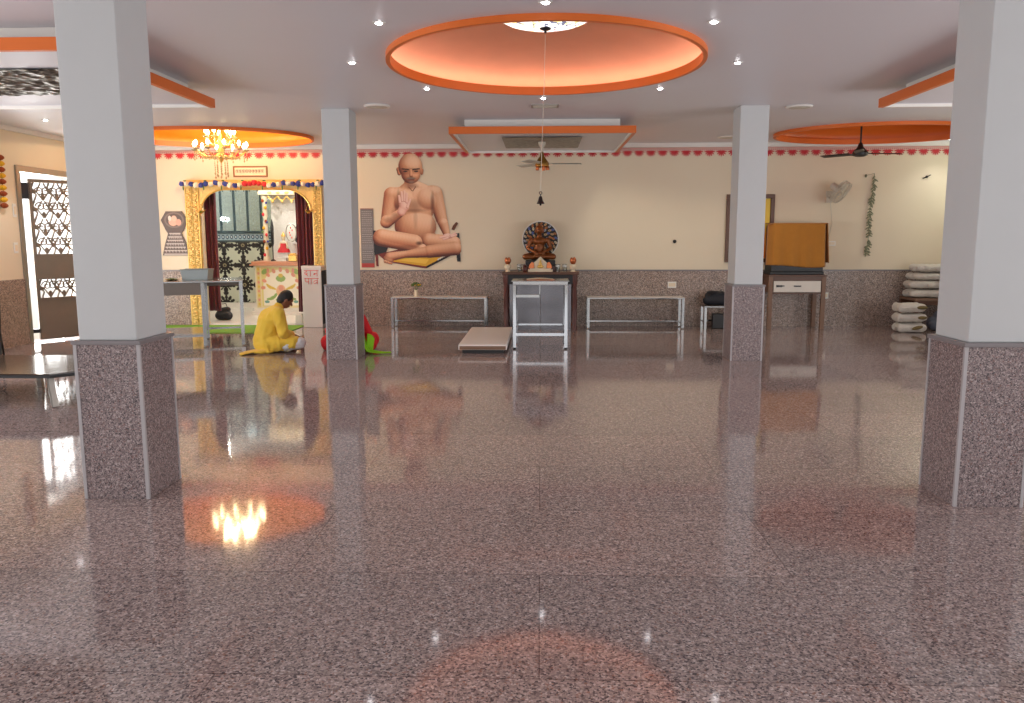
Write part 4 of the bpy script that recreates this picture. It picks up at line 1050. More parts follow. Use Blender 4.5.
# local x runs along the table, local y across it; the near leg is at the origin
X0, X1, Y1, H = -1.15, .53, 1.0, .97
obj('table_top', MB().box(X0-.04, -.03, H-.025, X1+.03, Y1+.03, H), M['steel'], r, bevel=.004)
obj('apron', MB().box(X0, -.012, H-.2, .0, .0, H-.026).box(X0, Y1, H-.13, X1, Y1+.012, H-.026), M['apron_steel'], r)
for (x, y) in ((0, 0), (X1, 0), (X0, 0), (X0, Y1), (0.0, Y1), (X1, Y1)):
    lg = obj('leg', MB().box(x-.025, y-.0225, .02, x+.025, y+.0225, H-.026), M['steel'], r)
    obj('foot_cap', MB().lathe([(.022, 0), (.026, .004), (.02, .02), (.0005, .021)], (x, y, 0), n=12), M['dull_steel'], lg)
mb = MB()
mb.bar((X0, .0, .17), (0, .0, .17), .03, .03).bar((X0, Y1, .17), (X1, Y1, .17), .03, .03).bar((0, 0, .17), (0, Y1, .17), .03, .03).bar((X1, 0, .4), (X1, Y1, .4), .03, .03)
obj('stretcher', mb, M['steel'], r)
obj('lower_shelf', MB().box(X0+.03, .02, .19, -.02, Y1-.02, .2), M['steel'], r)
tblM = Matrix.Translation((-4.92, 11.64, 0)) @ Matrix.Rotation(math.atan2(.35, .94), 4, 'Z')
def on_table(x, y, z=H+.001): return tuple(tblM @ Vector((x, y, z)))
r = thing('tin_basin', 'blue-grey rectangular tin basin on the long steel table', 'basin', on_table(-.08, .42, H+.005), .12)
a, b, h = .2, .15, .15
mb = MB().add([(-a*.9, -b*.9, 0), (a*.9, -b*.9, 0), (a*.9, b*.9, 0), (-a*.9, b*.9, 0), (-a, -b, h), (a, -b, h), (a, b, h), (-a, b, h)], [(0, 3, 2, 1), (0, 1, 5, 4), (1, 2, 6, 5), (2, 3, 7, 6), (3, 0, 4, 7)])
obj('basin_body', mb, M['teal_steel'], r, solid=.006)
obj('rolled_lip', MB().tube([(-a, -b, h), (a, -b, h), (a, b, h), (-a, b, h)], .008, 6, close=True), M['teal_steel'], r)
r = thing('offering_plate', 'small plate with leafy offerings on the steel table beside the basin', 'plate', on_table(-.42, .25))
obj('plate', MB().lathe([(.0005, .002), (.07, .002), (.1, .014), (.105, .016), (.07, .008), (.0005, .008)], n=24), M['brass'], r, smooth=True)
mb = MB()
for k in range(12):
    t = random.uniform(0, 2*PI); q = random.uniform(0, .06); mb.ball((q*math.cos(t), q*math.sin(t), .018+random.uniform(0, .012)), (.026, .014, .008), 6, 5, Matrix.Rotation(t, 3, 'Z'))
obj('leafy_offering', mb, M['leaf'], r)

def bench(label, loc, W=1.7, D=.42, H=.55):
    r = thing('steel_bench', label, 'bench', loc, group='long low steel benches against the back wall')
    obj('bench_top', MB().box(-W/2, 0, H-.03, W/2, D, H-.006), M['steel'], r, bevel=.004)
    obj('glass_sheet', MB().box(-W/2+.01, .01, H-.006, W/2-.01, D-.01, H), M['cream_panel'], r)
    for x in (-W/2+.03, W/2-.03):
        for y in (.03, D-.03):
            lg = obj('leg', MB().box(x-.022, y-.022, .015, x+.022, y+.022, H-.03), M['steel'], r)
            obj('foot_cap', MB().lathe([(.02, 0), (.025, .003), (.02, .015), (.0005, .016)], (x, y, 0), n=10), M['dull_steel'], lg)
    obj('stretcher', MB().bar((-W/2+.03, D-.03, .1), (W/2-.03, D-.03, .1), .025), M['steel'], r)
    for x in (-W/2+.03, W/2-.03):
        obj('side_stretcher', MB().bar((x, .05, .1), (x, D-.05, .1), .03), M['chrome'], r)
    return r
b1 = bench('long low steel bench with the little green plant on it, below the monk picture', (-1.78, 14.1, 0))
dup(b1, (1.66, 14.1, 0), 'long low steel bench with nothing on it, between the altar and the far pillar')
r = thing('flower_vase', 'small glass vase with green sprigs on the steel bench', 'vase', (-2.2, 14.28, .5505))
obj('vase_body', MB().lathe([(.0005, 0), (.03, 0), (.036, .03), (.03, .08), (.036, .12), (.03, .12), (.026, .08), (.0005, .012)], n=18), M['ivory'], r, smooth=True)
mb = MB()
for k in range(7):
    t = 2*PI*k/7; e = Vector((.06*math.cos(t), .05*math.sin(t), .19+.02*(k % 3)))
    mb.tube([(0, 0, .08), e*.6+Vector((0, 0, .06)), e], .003, 4)
    for q in range(3): mb.ball(e+Vector((.018*math.cos(t+q*2), .018*math.sin(t+q*2), .008*q)), (.022, .014, .012), 6, 4)
obj('sprigs', mb, M['leaf'], r)
mb = MB()
for k in range(4): t = 2*PI*k/4+.4; mb.ball((.045*math.cos(t)+.03, .04*math.sin(t), .205), .016, 8, 5)
obj('blossom_heads', mb, M['marigold'], r)

# low platform
r = thing('low_platform', 'low cream topped platform on the floor in front of the altar', 'platform', (-.80, 11.05, 0))
obj('platform_top', MB().add([(-.33, 0, .09), (.37, 0, .09), (.31, 2.3, .09), (-.27, 2.3, .09), (-.33, 0, .125), (.37, 0, .125), (.31, 2.3, .125), (-.27, 2.3, .125)], [(0,3,2,1),(4,5,6,7),(0,1,5,4),(1,2,6,5),(2,3,7,6),(3,0,4,7)]) if False else MB().box(-.33, 0, .05, .34, 2.2, .125), M['cream_panel'], r, bevel=.006)
obj('front_band', MB().box(-.315, -.006, .055, .325, 0, .105), M['old_wood'], r, label='plain wood front edge')
obj('plinth', MB().box(-.28, .05, .003, .29, 2.15, .05), M['black'], r)

# steel stand
r = thing('steel_reading_stand', 'tall square stainless steel stand with cross bars in front of the altar table', 'stand', (0, 11.5, 0))
W, D, H = .39, .62, .98; q = .045
obj('stand_top', MB().box(-W-.02, -.02, H-.012, W+.02, D+.02, H), M['steel'], r, bevel=.003)
mb = MB().box(-W, -.0, H-.06, W, q, H-.0125).box(-W, D-q, H-.06, W, D, H-.0125).box(-W, q, H-.06, -W+q, D-q, H-.0125).box(W-q, q, H-.06, W, D-q, H-.0125)
obj('top_frame', mb, M['chrome'], r, bevel=.003)
for x in (-W, W-q):
    for y in (0, D-q):
        lg = obj('leg', MB().box(x, y, .02, x+q, y+q, H-.061), M['chrome'], r, bevel=.003)
        obj('foot_cap', MB().box(x+.004, y+.004, 0, x+q-.004, y+q-.004, .02), M['black'], lg)
mb = MB()
for y, z in ((q/2, .21), (D-q/2, .29)): mb.bar((-W+q, y, z), (W-q, y, z), .04, .035)
for x in (-W+q/2, W-q/2): mb.bar((x, q, .21), (x, D-q, .29), .03, .03)
obj('cross_bar', mb, M['chrome'], r)
obj('hanging_shelf', MB().box(-W+q, .05, H-.24, .0, D-.05, H-.23).box(-W+q, .045, H-.24, -.0, .05, H-.2).box(-.012, .045, H-.23, 0, D-.05, H-.061), M['steel'], r)
bk = thing('open_book', 'thin reddish book lying on top of the steel stand', 'book', (.0, 11.78, H+.001), .06)
obj('cover', MB().box(-.2, -.12, 0, .2, .12, .006), M['copper'], bk); obj('pages', MB().grid(lambda u, v: (-.19+.38*u, -.11+.22*v, .008+.014*abs(math.sin(PI*u))), 16, 2), M['ivory'], bk, smooth=True, solid=.004)

# ------------------------------------------------------------------ altar table with statue
r = thing('altar_table', 'dark wooden altar table with red-brown legs and a grey stone front, carrying the statue', 'table', (0, 13.88, 0))
H = 1.0
obj('table_top', MB().box(-.66, -.02, H-.045, .66, .66, H), M['wood'], r, bevel=.008)
obj('apron', MB().box(-.58, .02, H-.21, .58, .05, H-.045).box(-.61, .05, H-.14, -.58, .6, H-.045).box(.58, .05, H-.14, .61, .6, H-.045), M['black'], r)
for x in (-.59, .59):
    for y in (.05, .58):
        obj('leg', MB().lathe([(.05, 0), (.05, .06), (.036, .09), (.045, .3), (.036, .34), (.045, .4), (.034, .75), (.05, .82), (.05, H-.046)], (x, y, 0), n=14), M['red_wood'], r, smooth=True)
obj('front_panel', MB().box(-.53, .1, .0, -.004, .14, H-.14).box(.004, .1, .0, .53, .14, H-.14), M['door_steel'], r, label='grey polished front doors')
r = thing('statue_pedestal', 'dark wooden stepped pedestal under the copper brown statue', 'pedestal', (0, 14.2, 1.001))
obj('lower_step', MB().box(-.3, -.14, 0, .3, .22, .1), M['red_wood'], r, bevel=.008); obj('upper_step', MB().box(-.26, -.11, .1, .26, .2, .19), M['black'], r, bevel=.008)
r = thing('seated_statue', 'copper brown statue seated cross-legged in meditation in front of the round halo', 'statue', (-.02, 14.22, 1.2))
mb = MB()
mb.ball((0, .03, .07), (.15, .12, .075)).ball((0, .05, .2), (.095, .075, .13)).ball((0, .045, .32), (.125, .08, .085))
mb.caps((-.11, .03, .07), (-.24, -.06, .055), .062, .055).caps((.11, .03, .07), (.24, -.06, .055), .062, .055)
mb.caps((-.24, -.07, .05), (.06, -.13, .05), .05, .035).caps((.24, -.07, .05), (-.06, -.14, .06), .05, .035)
mb.caps((-.145, .04, .345), (-.2, .03, .2), .042, .034).caps((.145, .04, .345), (.2, .03, .2), .042, .034)
mb.caps((-.2, .03, .2), (-.05, -.11, .115), .034, .024).caps((.2, .03, .2), (.05, -.11, .115), .034, .024)
mb.ball((0, -.12, .11), (.085, .05, .025)).caps((0, .04, .38), (0, .03, .44), .045, .042)
mb.ball((0, .02, .51), (.066, .068, .08)).ball((0, -.045, .5), (.014, .014, .02)).ball((-.068, .03, .495), (.014, .02, .045)).ball((.068, .03, .495), (.014, .02, .045))
st = blob('statue_body', mb, M['bronze'], r, .0095, 3)
obj('hair_cap', MB().ball((0, .028, .535), (.07, .07, .066), 16, 10).ball((0, .03, .605), (.028, .028, .024), 10, 6), M['bronze'], r, smooth=True)
mb = MB()
for x in (-.024, .024): mb.ball((x, -.044, .518), (.014, .006, .006), 8, 5)
obj('eyes', mb, M['red_wood'], r)
A = Art(.66, .66, .006)
A.ell(.33, .33, .33, .33, (236, 232, 224)); A.ell(.33, .33, .307, .307, (26, 22, 22))
rnd = random.Random(5)
for rr, n in ((.275, 22), (.225, 18), (.175, 14), (.125, 10)):
    for k in range(n):
        t = 2*PI*k/n+rr*9; cx, cy = .33+rr*math.cos(t), .33+rr*math.sin(t)
        c = rnd.choice(((206, 170, 120), (196, 120, 60), (180, 184, 200), (90, 110, 180), (226, 210, 180)))
        A.ell(cx, cy, .030, .018, c, t+.6); A.ell(cx, cy, .009, .006, (60, 40, 30))
o = A.make('halo_disc', None, (.0, 14.44, 1.22), .02)
tag(o, 'round black flower patterned halo disc with white rim standing behind the statue', 'halo disc')
st_ = thing('halo_stand', 'low dark stand block holding up the round halo disc', 'stand', (0, 14.46, 1.001))
obj('stand_block', MB().box(-.2, -.04, 0, .2, .06, .04).box(-.16, -.03, .04, .16, .05, .218), M['black'], st_, bevel=.006)

r = thing('miniature_throne', 'small ivory and gold throne shrine in front of the statue', 'miniature shrine', (0, 13.96, 1.001))
obj('throne_base', MB().box(-.21, -.06, 0, .21, .05, .04).box(-.18, -.05, .04, .18, .05, .06), M['ivory'], r, bevel=.004)
obj('throne_back', MB().prism([(-.1, .06), (.1, .06), (.11, .16), (.06, .2), (.03, .235), (0, .26), (-.03, .235), (-.06, .2), (-.11, .16)], lambda a, b: (a, .01, b), (0, .025, 0)), M['ivory'], r)
for sx in (-1, 1): obj('side_wing', MB().prism([(sx*.11, .06), (sx*.2, .06), (sx*.19, .12), (sx*.15, .17), (sx*.11, .15)], lambda a, b: (a, .0, b), (0, .02, 0)), M['copper'], r)
blob('deity', MB().ball((0, -.02, .09), (.06, .035, .03)).ball((0, -.01, .13), (.03, .025, .04)).ball((0, -.012, .18), (.02, .02, .025)), M['gold_trim'], r, .006, 2)
for x, l in ((-.56, 'copper and white vase on the altar corner nearer the planted bench'), (.56, 'copper and white vase on the altar corner nearer the bare bench')):
    r = thing('altar_vase', l, 'vase', (x, 13.98, 1.001), group='copper and white altar vases')
    obj('vase_body', MB().lathe([(.0005, 0), (.04, 0), (.045, .012), (.03, .03), (.06, .08), (.055, .11), (.03, .13), (.0005, .131)], n=20), M['ivory'], r, smooth=True)
    obj('vase_bouquet', MB().lathe([(.03, .13), (.05, .16), (.058, .2), (.045, .23), (.0005, .235)], n=14).ball((.02, -.02, .225), .026, 8, 6).ball((-.025, .0, .222), .026, 8, 6), M['copper'], r, smooth=True)
for x, l in ((-.36, 'clear tumbler on the altar, first from the planted bench'), (-.27, 'clear tumbler on the altar close to the statue, planted bench side'), (.30, 'clear tumbler on the altar close to the statue, bare bench side'), (.42, 'clear tumbler on the altar, first from the bare bench')):
    r = thing('glass_tumbler', l, 'glass', (x, 14.02, 1.001), group='clear tumblers beside the statue')
    obj('tumbler', MB().lathe([(.0005, .004), (.03, .004), (.04, .13), (.043, .13), (.033, .0), (.0005, .0)], n=20), M['glass'], r, smooth=True)
    obj('silver_band', MB().lathe([(.041, .09), (.0425, .09), (.0435, .105), (.042, .105)], n=20, closed=True), M['silver'], r)
r = thing('little_brown_pot', 'little brown pot beside the miniature throne', 'pot', (-.265, 13.93, 1.001))
obj('pot_body', MB().lathe([(.0005, 0), (.03, 0), (.045, .03), (.04, .07), (.03, .09), (.036, .1), (.026, .1), (.0005, .02)], n=18), M['red_wood'], r, smooth=True); obj('pot_lid', MB().lathe([(.034, .1), (.025, .115), (.008, .12), (.01, .135), (.0005, .138)], n=14), M['red_wood'], r, smooth=True)

# ------------------------------------------------------------------ bag on a stool, draped cabinet on a worn table
r = thing('steel_stool', 'small steel stool behind the pillar, under a black bag', 'stool', (3.1, 14.1, 0))
obj('stool_top', MB().box(-.26, 0, .375, .26, .38, .4), M['steel'], r, bevel=.004)
for x in (-.23, .23):
    for y in (.03, .35): obj('leg', MB().box(x-.02, y-.02, 0, x+.02, y+.02, .375), M['steel'], r)
obj('stretcher', MB().bar((-.23, .35, .12), (.23, .35, .12), .025).bar((-.23, .03, .12), (-.23, .35, .12), .025).bar((.23, .03, .12), (.23, .35, .12), .025), M['steel'], r)
r = thing('black_bag', 'soft black bag lying on the small steel stool', 'bag', (3.1, 14.28, .407))
blob('bag_body', MB().caps((-.17, 0, .08), (.17, 0, .08), .085, .085).caps((-.15, .02, .15), (.14, 0, .16), .07, .075).ball((-.1, 0, .22), (.09, .08, .035)), M['bag_cloth'], r, .014)
obj('bag_strap', MB().tube([(-.16, -.05, .16), (-.1, -.09, .24), (.05, -.09, .25), (.16, -.05, .17)], .01, 6), M['black'], r)
r = thing('black_case', 'dark case standing on the floor under the small steel stool', 'case', (3.15, 14.24, 0))
obj('case_body', MB().box(-.14, -.06, 0, .16, .06, .26), M['black'], r, bevel=.012); obj('case_handle', MB().tube([(-.05, 0, .258), (-.04, 0, .29), (.05, 0, .29), (.06, 0, .258)], .007, 6), M['black'], r)

r = thing('worn_wooden_table', 'worn wooden table with a cream drawer under the ochre draped cabinet', 'table', (4.41, 14.08, 0))
H = .94
obj('table_top', MB().box(-.5, -.02, H-.03, .5, .5, H), M['wood'], r, bevel=.005)
for x in (-.45, .45):
    for y in (.02, .46): obj('leg', MB().box(x-.035, y-.03, 0, x+.035, y+.03, H-.03), M['old_wood'], r, bevel=.004)
obj('apron', MB().box(-.415, .0, H-.1, .415, .03, H-.03).box(-.415, .44, H-.3, .415, .47, H-.03).box(-.47, .05, H-.3, -.44, .43, H-.03).box(.44, .05, H-.3, .47, .43, H-.03).box(-.415, .0, H-.33, .415, .03, H-.3), M['wood'], r)
dr = obj('drawer', MB().box(-.40, -.012, H-.295, .40, .02, H-.105), M['white_panel'], r, bevel=.004, label='cream drawer front')
obj('drawer_pull', MB().box(-.06, -.03, H-.2, .06, -.013, H-.18), M['black'], dr); obj('drawer_lock', MB().cyl((-.28, -.013, H-.19), (-.28, -.035, H-.19), .018, n=12).prism([(-.36, H-.21), (-.22, H-.195), (-.22, H-.18), (-.36, H-.17)], lambda a, b: (a, -.018, b), (0, .005, 0)), M['black'], dr)
r = thing('black_cabinet', 'black box cabinet hidden under the ochre cloth on the worn table', 'cabinet', (4.41, 14.12, .941))
obj('cabinet_body', MB().box(-.46, 0.01, 0, .46, .42, .05).box(-.44, .01, .05, .44, .42, .85), M['black'], r, bevel=.008)
obj('cabinet_panel', MB().box(-.36, .004, .1, .36, .01, .8), M['dark_metal'], r)
def drape(u, v):
    # v: 0 front hem, then up the front, over the top, to the back edge
    Ltot = .74+.44; s = v*Ltot
    wob = .012*math.sin(9*u*PI)+.007*math.sin(23*u+2)
    x = (u-.5)*(.99 if s > .74 else .99+.03*(1-s/.74))
    if s < .72:
        z = .145+s*1.014+.02*math.sin(5*u+1)*(1-s/.74); y = -.03+wob*(1-s/.74)-.03*(1-s/.74)
        if u > .93: y += (u-.93)*2.4
        if u < .07: y += (.07-u)*2.4
    else:
        t = (s-.72)/(Ltot-.72); y = -.03+t*.47; z = .875+.006*math.sin(PI*t)
    return (x, y, z)
r = thing('ochre_drape_cloth', 'ochre orange cloth draped over the cabinet on the worn table', 'cloth', (4.41, 14.12, .941))
obj('draped_cloth', MB().grid(drape, 48, 32), M['orange_cloth'], r, smooth=True, solid=.006)
def side(sx):
    def f(u, v):
        z = .875-.74*v*(1-.1*math.sin(3*u+1)); y = -.02+.44*u
        return (sx*(.475+.05*v*(.4+.6*(1-u))+.01*math.sin(9*u)*v), y, z)
    return f
obj('side_fall', MB().grid(side(1), 16, 14), M['orange_cloth'], r, smooth=True, solid=.006)

# ------------------------------------------------------------------ white bundles
r = thing('storage_rack', 'low dark wooden rack loaded with white bundles at the side of the hall', 'rack', (6.38, 13.98, 0))
obj('rack_top', MB().box(0, 0, .5, 1.35, .62, .54), M['old_wood'], r, bevel=.004)
for x in (.03, 1.32):
    for y in (.03, .59): obj('leg', MB().box(x-.03, y-.03, 0, x+.03, y+.03, .5), M['wood'], r)
obj('rail', MB().box(.06, .02, .43, 1.29, .045, .5).box(.06, .58, .43, 1.29, .6, .5), M['wood'], r)
def bundle(name, loc, rz, a, b, c, label, seed, m='bundle', fold=True, group='folded off-white cloth bundles'):
    rn = random.Random(seed); r = thing(name, label, 'bundle', loc, rz, group=group)
    mb = MB()
    for k in range(9): mb.ball((rn.uniform(-a*.7, a*.7), rn.uniform(-b, b)*.9, c*rn.uniform(.8, 1.15)), (a*rn.uniform(.1, .25), b*.3, c*.75), rot=Matrix.Rotation(rn.uniform(-.5, .5), 3, 'Z'))
    for k in range(3):
        y = -b+2*b*(k+.5)/3; e = rn.uniform(-.12, .12); mb.caps((-a*(.72+e), y, c*rn.uniform(.8, 1.1)), (a*(.72+e), y, c*rn.uniform(.85, 1.08)), c*rn.uniform(.75, .98), c*rn.uniform(.72, .96), 12)
    for k in range(3): mb.ball((-a*.74+rn.uniform(-.02, .02), -b*.6+b*.6*k, c), (a*.22, b*.35, c*.97))
    mb.box(-a*.7, -b*.8, .004, a*.7, b*.8, c*1.75)
    o = blob('cloth_roll', mb, M[m], r, .012, 4, (.009, 9, (.7, 1.2, 1.6)))
    f = MB()
    for k in range(1):
        fx = a*rn.uniform(.2, .6); f.ball((fx, -b*1.02-c*.3, c*1.05), (a*rn.uniform(.25, .4), .035, c*.42), 12, 8, Matrix.Rotation(rn.uniform(-.25, .25), 3, 'Y'))
        obj('open_fold', f, M['khaki'], r, smooth=True, label='brown opening of the fold'); f = MB()  # brown bulge marking the open end of the roll
    if False:
        x = a*rn.uniform(.1, .5); obj('tie_band', MB().tube([(x, -b*1.16, c*.3), (x, -b*1.2, c*1.1), (x, -b*.8, c*1.9), (x, 0, c*1.93), (x, b*.8, c*1.9), (x, b*1.2, c)], .012, 6), M['khaki'], r)
    return r
zz = .552
for k, (dx, dz, l) in enumerate(((0, .068, 'bottom white bundle of the pile on top of the rack'), (-.02, .062, 'second white bundle up in the pile on the rack'), (.03, .058, 'third white bundle up in the pile on the rack'), (.05, .062, 'topmost white bundle of the pile on the rack'))):
    bundle('cloth_bundle', (6.76+dx, 14.29, zz), .05*(k-1), .42, .2, dz, l, k); zz += dz*2.03+.02
bundle('cloth_bundle', (7.46, 14.29, .552), -.1, .19, .2, .085, 'white bundle at the pillar end of the rack top', 9)
zz = .01
for k, (dx, dz, l) in enumerate(((0, .075, 'bottom white bundle of the floor pile in front of the rack'), (-.02, .07, 'middle pinkish white bundle of the floor pile in front of the rack'), (-.03, .075, 'topmost white bundle of the floor pile in front of the rack'))):
    bundle('cloth_bundle', (6.2+dx, 13.74, zz), .06*k-.04, .24, .15, dz, l, 20+k); zz += dz*2.03+.02
for k, (x, l) in enumerate(((6.78, 'slate blue sack on the floor under the rack, nearest the floor pile'), (7.15, 'slate blue sack on the floor under the rack, nearest the big pillar'))):
    r = thing('blue_sack', l, 'sack', (x, 14.02, 0), group='slate blue sacks under the rack')
    blob('sack_body', MB().ball((0, 0, .13), (.17, .15, .13)).ball((.04, -.03, .25), (.12, .11, .1)).caps((-.1, -.1, .09), (.1, -.13, .1), .08, .08), M['blue_cloth'], r, .014, 4)
    obj('sack_tie', MB().lathe([(.05, 0), (.058, .01), (.05, .02)], (.05, -.03, .335), n=12, closed=True).ball((.05, -.03, .36), (.05, .045, .03)), M['white_cloth'], r)

# ------------------------------------------------------------------ low dark table and chair at the side
r = thing('low_dark_table', 'low glossy dark topped table beside the near pillar, lit by the side door', 'table', (-4.68, 7.4, 0), math.radians(0))
H = .32
pts = [(-1.6, 0), (.04, 0), (.34, .34), (.34, 1.22), (-1.6, 1.22)]
obj('table_top', MB().prism(pts, lambda a, b: (a, b, H-.012), (0, 0, .012)), M['glossy_table'], r)
obj('edge_band', MB().prism([(-1.61, -.01), (.046, -.01), (.35, .336), (.35, 1.23), (-1.61, 1.23)], lambda a, b: (a, b, H-.04), (0, 0, .026)), M['black'], r)
for (x, y, dx, dy) in ((.0, .06, .06, -.05), (.26, 1.1, .05, .06), (-1.5, .06, -.05, -.05), (-1.5, 1.1, -.05, .05), (-.72, 1.0, .0, .04)):
    obj('leg', MB().bar((x, y, H-.04), (x+dx, y+dy, 0), .05), M['dull_steel'], r)
r = thing('black_folding_chair', 'black folding chair at the picture edge of which only a slanting leg shows', 'chair', (-7.42, 10.45, 0), math.radians(-60))
obj('seat', MB().box(-.2, -.2, .43, .2, .2, .455), M['black'], r, bevel=.008)
for y in (-.2, .2):
    obj('leg', MB().tube([(.28, y, .012), (-.06, y, .46), (-.26, y, .86)], .013, 8), M['black'], r, smooth=True)
    obj('leg', MB().tube([(-.24, y, .012), (.16, y, .45)], .013, 8), M['black'], r, smooth=True)
obj('backrest', MB().grid(lambda u, v: (-.2-.07*v-.03*math.sin(PI*u), -.2+.4*u, .66+.2*v), 10, 3), M['black'], r, smooth=True, solid=.015)
obj('foot_bar', MB().cyl((.28, -.2, .03), (.28, .2, .03), .01, n=8).cyl((-.23, -.2, .03), (-.23, .2, .03), .01, n=8), M['black'], r)

# ------------------------------------------------------------------ people
def hand(mb, wrist, direction, side, curl=.5, s=1.):
    """palm and five bent fingers of unequal length added to the body's shapes"""
    w = Vector(wrist); d = Vector(direction).normalized(); up = Vector((0, 0, 1)); sd = d.cross(up).normalized()*side; nrm = sd.cross(d).normalized()
    if nrm.z > 0: nrm = -nrm
    mb.caps(w, w+d*.05*s, .024*s, .03*s, 10); 
    for k in range(4): mb.caps(w+d*.02*s+sd*(k-1.5)*.017*s, w+d*.085*s+sd*(k-1.5)*.019*s, .016*s, .012*s, 8)
    for k, Lf in enumerate((.062, .074, .07, .054)):
        a = w+d*.085*s+sd*(k-1.5)*.02*s; b = a+(d*(1-curl*.4)+nrm*curl).normalized()*Lf*.55*s; c = b+(d*(1-curl)+nrm*(curl*1.3)).normalized()*Lf*.5*s
        mb.caps(a, b, .0095*s, .0088*s, 8); mb.caps(b, c, .0088*s, .0075*s, 8)
    a = w+d*.025*s-sd*.026*s; b = a+(d*.6-sd*.7).normalized()*.042*s; c = b+(d*.9-sd*.1+nrm*.3).normalized()*.032*s
    mb.caps(a, b, .0125*s, .0105*s, 8); mb.caps(b, c, .0105*s, .0085*s, 8)

def sitter(label, loc, rz, top_mat, leg_mat, lean=1.0, knee=.36, kz=.13, hairlong=False, sc_=1.):
    r = thing('person', label, 'person', loc, rz); r.scale = (sc_, sc_, sc_)
    mb = MB(); s = lean
    pel = Vector((0, 0, .12)); ch = Vector((.08*s, 0, .42)); sh = Vector((.13*s, 0, .52)); hd = Vector((.27*s, 0, .685))
    mb.ball(pel, (.14, .17, .12)).caps(pel+Vector((0, 0, .06)), ch, .125, .13).ball(ch, (.115, .165, .14)).caps(sh+Vector((0, -.12, .0)), sh+Vector((0, .12, .0)), .075, .075)
    mb.caps(sh+Vector((.02, 0, .03)), hd+Vector((-.03, 0, -.05)), .055, .05)
    tilt = Matrix.Rotation(math.radians(35*s), 3, 'Y')
    def H_(p): return hd + tilt @ Vector(p)
    mb.ball(hd, (.092, .074, .112), 16, 12, tilt); mb.ball(H_((.035, 0, -.06)), (.05, .048, .05)); mb.caps(H_((.086, 0, .0)), H_((.106, 0, -.025)), .01, .014, 8)
    mb.ball(H_((.084, 0, -.06)), (.012, .024, .008)).ball(H_((.08, 0, .028)), (.018, .045, .01))
    for y in (-1, 1): mb.ball(H_((-.008, y*.075, -.012)), (.022, .011, .032), 10, 8, tilt)
    for y in (-1, 1):
        hp = Vector((.02, y*.1, .115)); kn = Vector((knee, y*.27, kz)); an = Vector((.30, -y*.10, .06))
        if y > 0: an = Vector((.24, -.13, .055))
        mb.caps(hp, kn, .085, .06).caps(kn, an, .058, .036)
        fd = Vector((.10, -y*.10, -.012)) if y < 0 else Vector((.13, -.06, -.01))
        mb.caps(an, an+fd, .034, .026)
        for k in range(5): mb.caps(an+fd+Vector((.0, .012*(k-2), -.004)), an+fd+Vector((.025-.003*abs(k-1), .014*(k-2), -.008)), .011, .008, 6)
        so = sh+Vector((0, y*.165, -.005)); el = Vector((.15*s+.02, y*.27, .27)); wr = Vector((.33, y*.09, .21))
        mb.caps(so, el, .055, .043).caps(el, wr, .042, .027)
        hand(mb, wr, (wr-el)+Vector((.05, 0, -.05)), y, .45)
    body = blob('body', mb, M['skin'], r, .007, 3)
    # hair
    mb = MB(); mb.ball(H_((-.018, 0, .022)), (.095, .084, .108), 18, 12, tilt); mb.ball(H_((-.05, 0, -.02)), (.062, .072, .085), 14, 10, tilt)
    if hairlong: mb.ball(H_((-.1, 0, -.05)), (.05, .055, .06)); 
    blob('hair', mb, M['hair'], r, .01, 2)
    mb = MB()
    for y in (-.03, .03): mb.ball(H_((.082, y, .008)), (.007, .012, .007), 10, 8)
    obj('eyes', mb, M['ivory'], r, smooth=True)
    return r, sh, ch, pel, body
# man in yellow
r, sh, ch, pel, body = sitter('man in a yellow kurta sitting cross-legged on the floor with head bowed', (-3.84, 11.16, 0), math.radians(30), 'yellow_cloth', 'white_cloth', sc_=1.06)
mb = MB()
mb.ball(pel, (.175, .205, .135)).caps(pel+Vector((-.01, 0, .05)), ch+Vector((-.012, 0, 0)), .165, .165).ball(ch+Vector((-.01, 0, .01)), (.145, .19, .15)).caps(sh+Vector((-.005, -.13, -.01)), sh+Vector((-.005, .13, -.01)), .092, .092)
mb.caps(sh+Vector((.01, 0, .03)), sh+Vector((.04, 0, .065)), .075, .066)
for y in (-1, 1):
    so = sh+Vector((0, y*.165, -.01)); el = Vector((.16, y*.275, .265)); wr = Vector((.29, y*.13, .22))
    mb.caps(so, el, .078, .066).caps(el, wr, .066, .05)
    mb.caps(Vector((.02, y*.1, .12)), Vector((.30, y*.25, .14)), .115, .085)
for k in range(5): mb.ball((-.08+.03*k, -.17+.085*k, .03), (.13, .07, .028))
mb.ball((.14, 0, .17), (.17, .2, .06))
kt = blob('kurta', mb, M['yellow_cloth'], r, .010, 4, (.012, 7, (1., 1., .55)))
obj('kurta_tail', MB().grid(lambda u, v: (-.14-.24*u, -.18+.30*v*(1-.6*u)-.05*u, .012+.02*(1-u)+.008*math.sin(12*v+3*u)), 10, 10), M['yellow_cloth'], r, smooth=True, solid=.008)
mb = MB()
for y in (-1, 1):
    mb.caps(Vector((.18, y*.19, .115)), Vector((.37, y*.275, .128)), .085, .075).caps(Vector((.37, y*.275, .12)), Vector((.28, -y*.03, .07)), .072, .05)
blob('trousers', mb, M['white_cloth'], r, .011, 3, (.008, 10, (1, 1, 1)))
